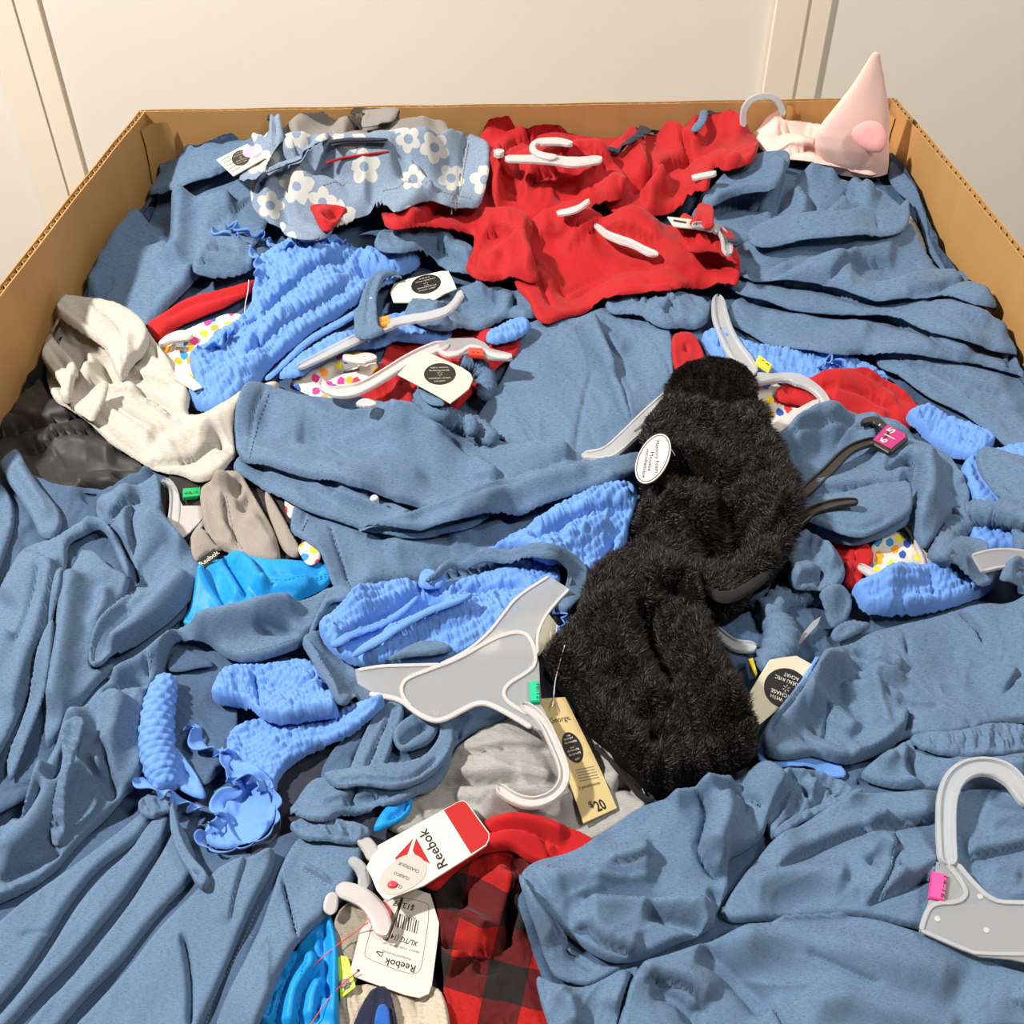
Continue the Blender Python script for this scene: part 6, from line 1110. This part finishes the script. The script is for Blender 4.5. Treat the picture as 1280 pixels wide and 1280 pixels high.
patch(T, 'skirt', B_, '646,1104 662,1094 700,1076 745,1054 780,1026 804,1012 830,1002 865,994 905,982 940,968 960,960 978,970 981,985 970,1000 958,1030 954,1048 930,1066 910,1076 908,1090 912,1110 900,1130 892,1150 894,1160 870,1178 840,1188 800,1205 770,1210 745,1200 720,1180 695,1165 672,1138', t=14, r=8, n=nz(-28, 1.3, 40),
  F=[('s', 22, 12, '862,998 885,1020 880,1045 872,1070 886,1095 905,1105'), ('r', 16, 9, '900,1010 910,1040 890,1090'), ('s', 26, 11, '895,1135 840,1134 780,1136 722,1136'), ('k', 8, 13, '800,1150 850,1160 880,1172'), ('r', 22, 8, '680,1120 740,1100 820,1080'), ('s', 16, 9, '712,1170 735,1168 750,1190 800,1205'), ('r', 14, 6, '830,1010 870,1000 920,985'), ('k', 2, 4, '900,1000 930,1008 955,1022'), ('k', 5, 9, '880,1118 900,1125 896,1145')])
patch(T, 'skirt', B_, '646,1104 655,1104 672,1128 690,1150 706,1172 712,1192 722,1188 740,1198 752,1210 780,1206 770,1218 740,1236 715,1234 695,1228 684,1212 672,1180 660,1148', t=7, r=4, n=nz(50, 1, 24), F=[('s', 12, 9, '700,1188 690,1165 670,1136 656,1112'), ('k', 6, 14, '705,1185 730,1198 750,1206')])
patch(T, 'skirt', B_, '668,1226 680,1226 705,1236 730,1236 760,1222 785,1208 800,1206 798,1225 780,1250 770,1290 760,1380 710,1380 690,1300 676,1260', t=8, r=6, n=nz(-60, 1.8, 26), F=[('s', 14, 9, '770,1275 780,1245 790,1215'), ('r', 12, 6, '690,1240 715,1265 720,1300')])
patch(T, 'skirt', B_, '780,1250 790,1222 805,1206 850,1190 900,1172 950,1160 1010,1150 1062,1143 1100,1150 1150,1168 1200,1190 1250,1212 1300,1232 1420,1270 1420,1400 760,1400 768,1300', t=20, r=16, n=nz(28, 1.4, 46),
  F=[('k', 12, 12, '870,1190 920,1225 960,1270'), ('r', 26, 8, '900,1190 1000,1190 1100,1210 1200,1250'), ('s', 18, 9, '800,1235 820,1228 860,1240 885,1265'), ('k', 8, 9, '810,1240 850,1252 870,1290'), ('r', 3, 4, '960,1162 1020,1152 1062,1148'), ('r', 20, 6, '1000,1260 1100,1270 1200,1300'), ('k', 4, 6, '850,1280 870,1262 890,1268')])
# --- front right hanger
T = thing('coat_hanger', 'clear hanger with pink clip at the bottom right corner', 'hanger')
pl = Plane('1183,1000 1225,962 1275,990 1175,1110 1280,1160 1240,1195', 8)
pts = '1170,1078 1196,1078 1206,1094 1222,1110 1242,1128 1300,1130 1360,1132 1360,1215 1300,1208 1262,1200 1225,1197 1195,1186 1148,1165 1156,1140 1166,1110'
pl.clear(pts, .7)
slab(T, 'neck_panel', M['frostpanel'], pl, pts, th=2.6, stamp=True)
bar(T, 'hook', M['frost'], pl, '1288,1010 1276,990 1262,972 1245,962 1224,959 1204,964 1189,978 1182,1000 1181,1030 1182,1060 1184,1084', 24, th=8, rib=1)
bar(T, 'rim', M['frost'], pl, '1150,1164 1158,1138 1170,1130 1195,1130 1206,1122 1206,1112 1194,1094 1182,1080', 6, th=3.2, off=2.2)
bar(T, 'rim', M['frost'], pl, '1196,1082 1214,1104 1240,1129 1275,1130 1330,1131', 6, th=3.2, off=2.2); bar(T, 'rim', M['frost'], pl, '1212,1192 1240,1194 1300,1194 1350,1200', 5, th=3, off=2.2); bar(T, 'rim', M['frost'], pl, '1150,1164 1190,1182 1216,1192', 5, th=3, off=2.2)
slab(T, 'size_clip', M['magenta'], pl, '1163,1091 1182,1096 1178,1129 1159,1125', th=7, off=1); text(T, 'print', M['ink'], pl, '14-16', (1177, 1098), (1173, 1125), 5, 8.5)
for c in ((1171, 1150), (1232, 1164), (1224, 1122)): slab(T, 'moulding_mark', M['milk'], pl, ring_pts(c, 4, 3.4, 30, 14), th=1, off=2.6)
# --- hanger ends, price card and red and white tag, front centre left
T = thing('coat_hanger', 'clear hanger ends behind the red and white brand tag', 'hanger')
pl = Plane('448,1058 468,1075 450,1110 412,1135', 8)
bar(T, 'hook', M['milk'], pl, '446,1052 456,1054 464,1064 466,1078', [10, 18, 18, 14], th=6); bar(T, 'arm', M['frost'], pl, '436,1074 448,1082 456,1096 454,1112', [12, 16, 16], th=5); bar(T, 'clip', M['milk'], pl, '416,1116 413,1130 412,1144', [14, 18, 16], th=5)
T = thing('price_card', 'large white brand price card with barcode lying at the front', 'tag')
pp = '440,1205 450,1165 470,1134 492,1116 520,1112 538,1118 549,1154 548,1170 540,1232 536,1243 524,1248 505,1244 444,1222 438,1214'
pl = Plane('445,1215 470,1140 540,1125 530,1242', 7).clear(pp, .8)
slab(T, 'card', M['whitecard'], pl, pp, th=1.8, stamp=True)
text(T, 'print', M['ink'], pl, 'Reebok', (520, 1208), (482, 1198), 9, 2.1, bold=.01)
for a, b in (((477, 1197), (470, 1190)), ((470, 1190), (479, 1191.5)), ((479, 1191.5), (477, 1197))): bar(T, 'print', M['ink'], pl, [a, b], 1.2, th=.25, off=1.9, it=0, stamp=False)
text(T, 'print', M['ink'], pl, 'XL/TG (14', (523, 1178), (490, 1168), 6.5, 2.1, bold=.01); text(T, 'print', M['ink'], pl, '$13.97', (519, 1133), (493, 1126), 7, 2.1, bold=.012)
for a, b in (((514, 1199), (478, 1188)), ((524, 1190), (480, 1178)), ((520, 1148), (496, 1141))): text(T, 'print', M['inkgrey'], pl, 'REEBZ07TKIPDIR' if a[0] == 514 else 'BRIGHT CYAN / CYAN VIF', a, b, 2.6, 2.1)
for i, w_ in enumerate((1.6, .8, 2, .8, 1.2, .8, 1.8, 1.0, .7, 1.6, .8)): bar(T, 'barcode', M['ink'], pl, [(494.5+i*2.9, 1142+i*.95), (491.5+i*2.9, 1158.5+i*.95)], w_, th=.2, off=1.9, it=0, stamp=False, rnd=False)
rr = curve('456,1190 470,1140 480,1128 500,1122 530,1128 538,1134 528,1204 524,1216 512,1219 466,1202 456,1196', 1, True); bar(T, 'border', M['inkgrey'], pl, np.vstack([rr, rr[:1]]), .7, th=.2, off=1.9, it=0, stamp=False, rnd=False)
slab(T, 'hole', M['ink'], pl, ring_pts((448, 1214), 2, 2, 0, 12), th=.3, off=1.8); slab(T, 'sticker', M['coral'], pl, ring_pts((474, 1143), 16, 17, 0, 20), th=.3, off=1.9)
T = thing('coat_hanger', 'clear hanger foot lying over the white price card', 'hanger')
pl2 = Plane('424,1112 450,1120 474,1140 478,1170', 9)
bar(T, 'arm', M['milk'], pl2, '420,1112 438,1116 456,1124 470,1138 478,1156 480,1172', [20, 23, 24, 24, 22], th=6)
T = thing('brand_tag', 'red and white brand tag with grey oval label, front', 'tag')
bp = '472,1058 573,1003 579,1001 584,1004 612,1042 612,1050 608,1058 590,1070 530,1108 493,1122 486,1126 480,1124 471,1113 464,1096 458,1085'
pl = Plane('462,1085 480,1122 580,1003 610,1055', 10).clear(bp, .8, 4)
slab(T, 'card', M['whitecard'], pl, bp, th=2.0, stamp=True)
slab(T, 'red_end', M['red_ink'], pl, '555,1014 573,1004 579,1002.5 583,1005 610.5,1043 610.5,1050 607,1057 589,1068.5', th=.3, off=2.0)
text(T, 'print', M['ink'], pl, 'Reebok', (560, 1082.5), (533, 1036), 13, 2.4, bold=.012)
slab(T, 'emblem', M['red_ink'], pl, '516.5,1049.5 494,1074 496,1077 509,1071', th=.3, off=2.0); slab(T, 'emblem', M['red_ink'], pl, '520.5,1049 538,1081 520,1072 516,1064', th=.3, off=2.0)
slab(T, 'oval_label', M['greylabel'], pl, '498,1074 508,1070 517,1068.5 528,1074 534,1084 533,1094 528,1102 518,1110 504,1117 490,1121 480,1118 473,1110 474,1099 482,1088', th=.7, off=2.0, it=1)
for s, a, b in (('CLASSIQUE', (525, 1090), (500, 1079)), ('CLASICO', (513, 1099), (494, 1091)), ('CLASSIC', (504, 1110), (489, 1101))): text(T, 'print', M['ink'], pl, s, a, b, 4.2, 3.0)
T.put('fastener', *(lambda c, m_: ([tuple(c+np.array([m_*6.5*math.cos(a)*s, m_*5*math.sin(a)*s, z*m_])) for s, z in ((1, 0), (1, 2.5), (.7, 4)) for a in np.linspace(0, 2*math.pi, 16, endpoint=False)], [(k*16+i, k*16+(i+1) % 16, (k+1)*16+(i+1) % 16, (k+1)*16+i) for k in range(2) for i in range(16)]+[tuple(range(32, 48))]))(pl.at([[491, 1108]])[0]+pl.n*.0012, .00045), M['redplastic'])
wire(T, 'cord', M['blackplastic'], '503,1122 497,1140 491,1156 483,1176', 2.0, [5, 6])
for nm, p in (('red_thread', '460,1153 440,1168 415,1186 391,1208'), ('red_thread', '448,1214 425,1232 405,1256 386,1284')):
    T = thing(nm, 'thin red plastic thread crossing the cyan swim shirt, %s' % ('upper' if p[0:3] == '460' else 'lower'), 'thread'); wire(T, 'thread', M['redplastic'], p, .8, [8, 7])
T = thing('clear_thread', 'thin clear tag thread over the rolled red sleeve', 'thread'); wire(T, 'thread', M['clearplastic'], '311,350 310,365 306,382 306,395', .6, [6, 4])
T = thing('card_tag', 'small cream card corner among the spotted cloth, left', 'tag')
pl = Plane('220,454 252,484 240,490 220,474', 4); slab(T, 'card', M['card'], pl, '220,454 236,468 253,485 242,489 218,474', th=1.4)
T = thing('coat_hanger', 'small clear clip hanger on the spotted cloth, left', 'hanger')
pl = Plane('202,432 225,424 240,420 220,436', 5); bar(T, 'clip', M['milk'], pl, '200,434 212,426 226,422 241,420', [8, 14, 15, 12], th=5)
slab(T, 'clip_spring', M['metal'], pl, '220,432 230,431 230,438 220,438', th=4)
finish()
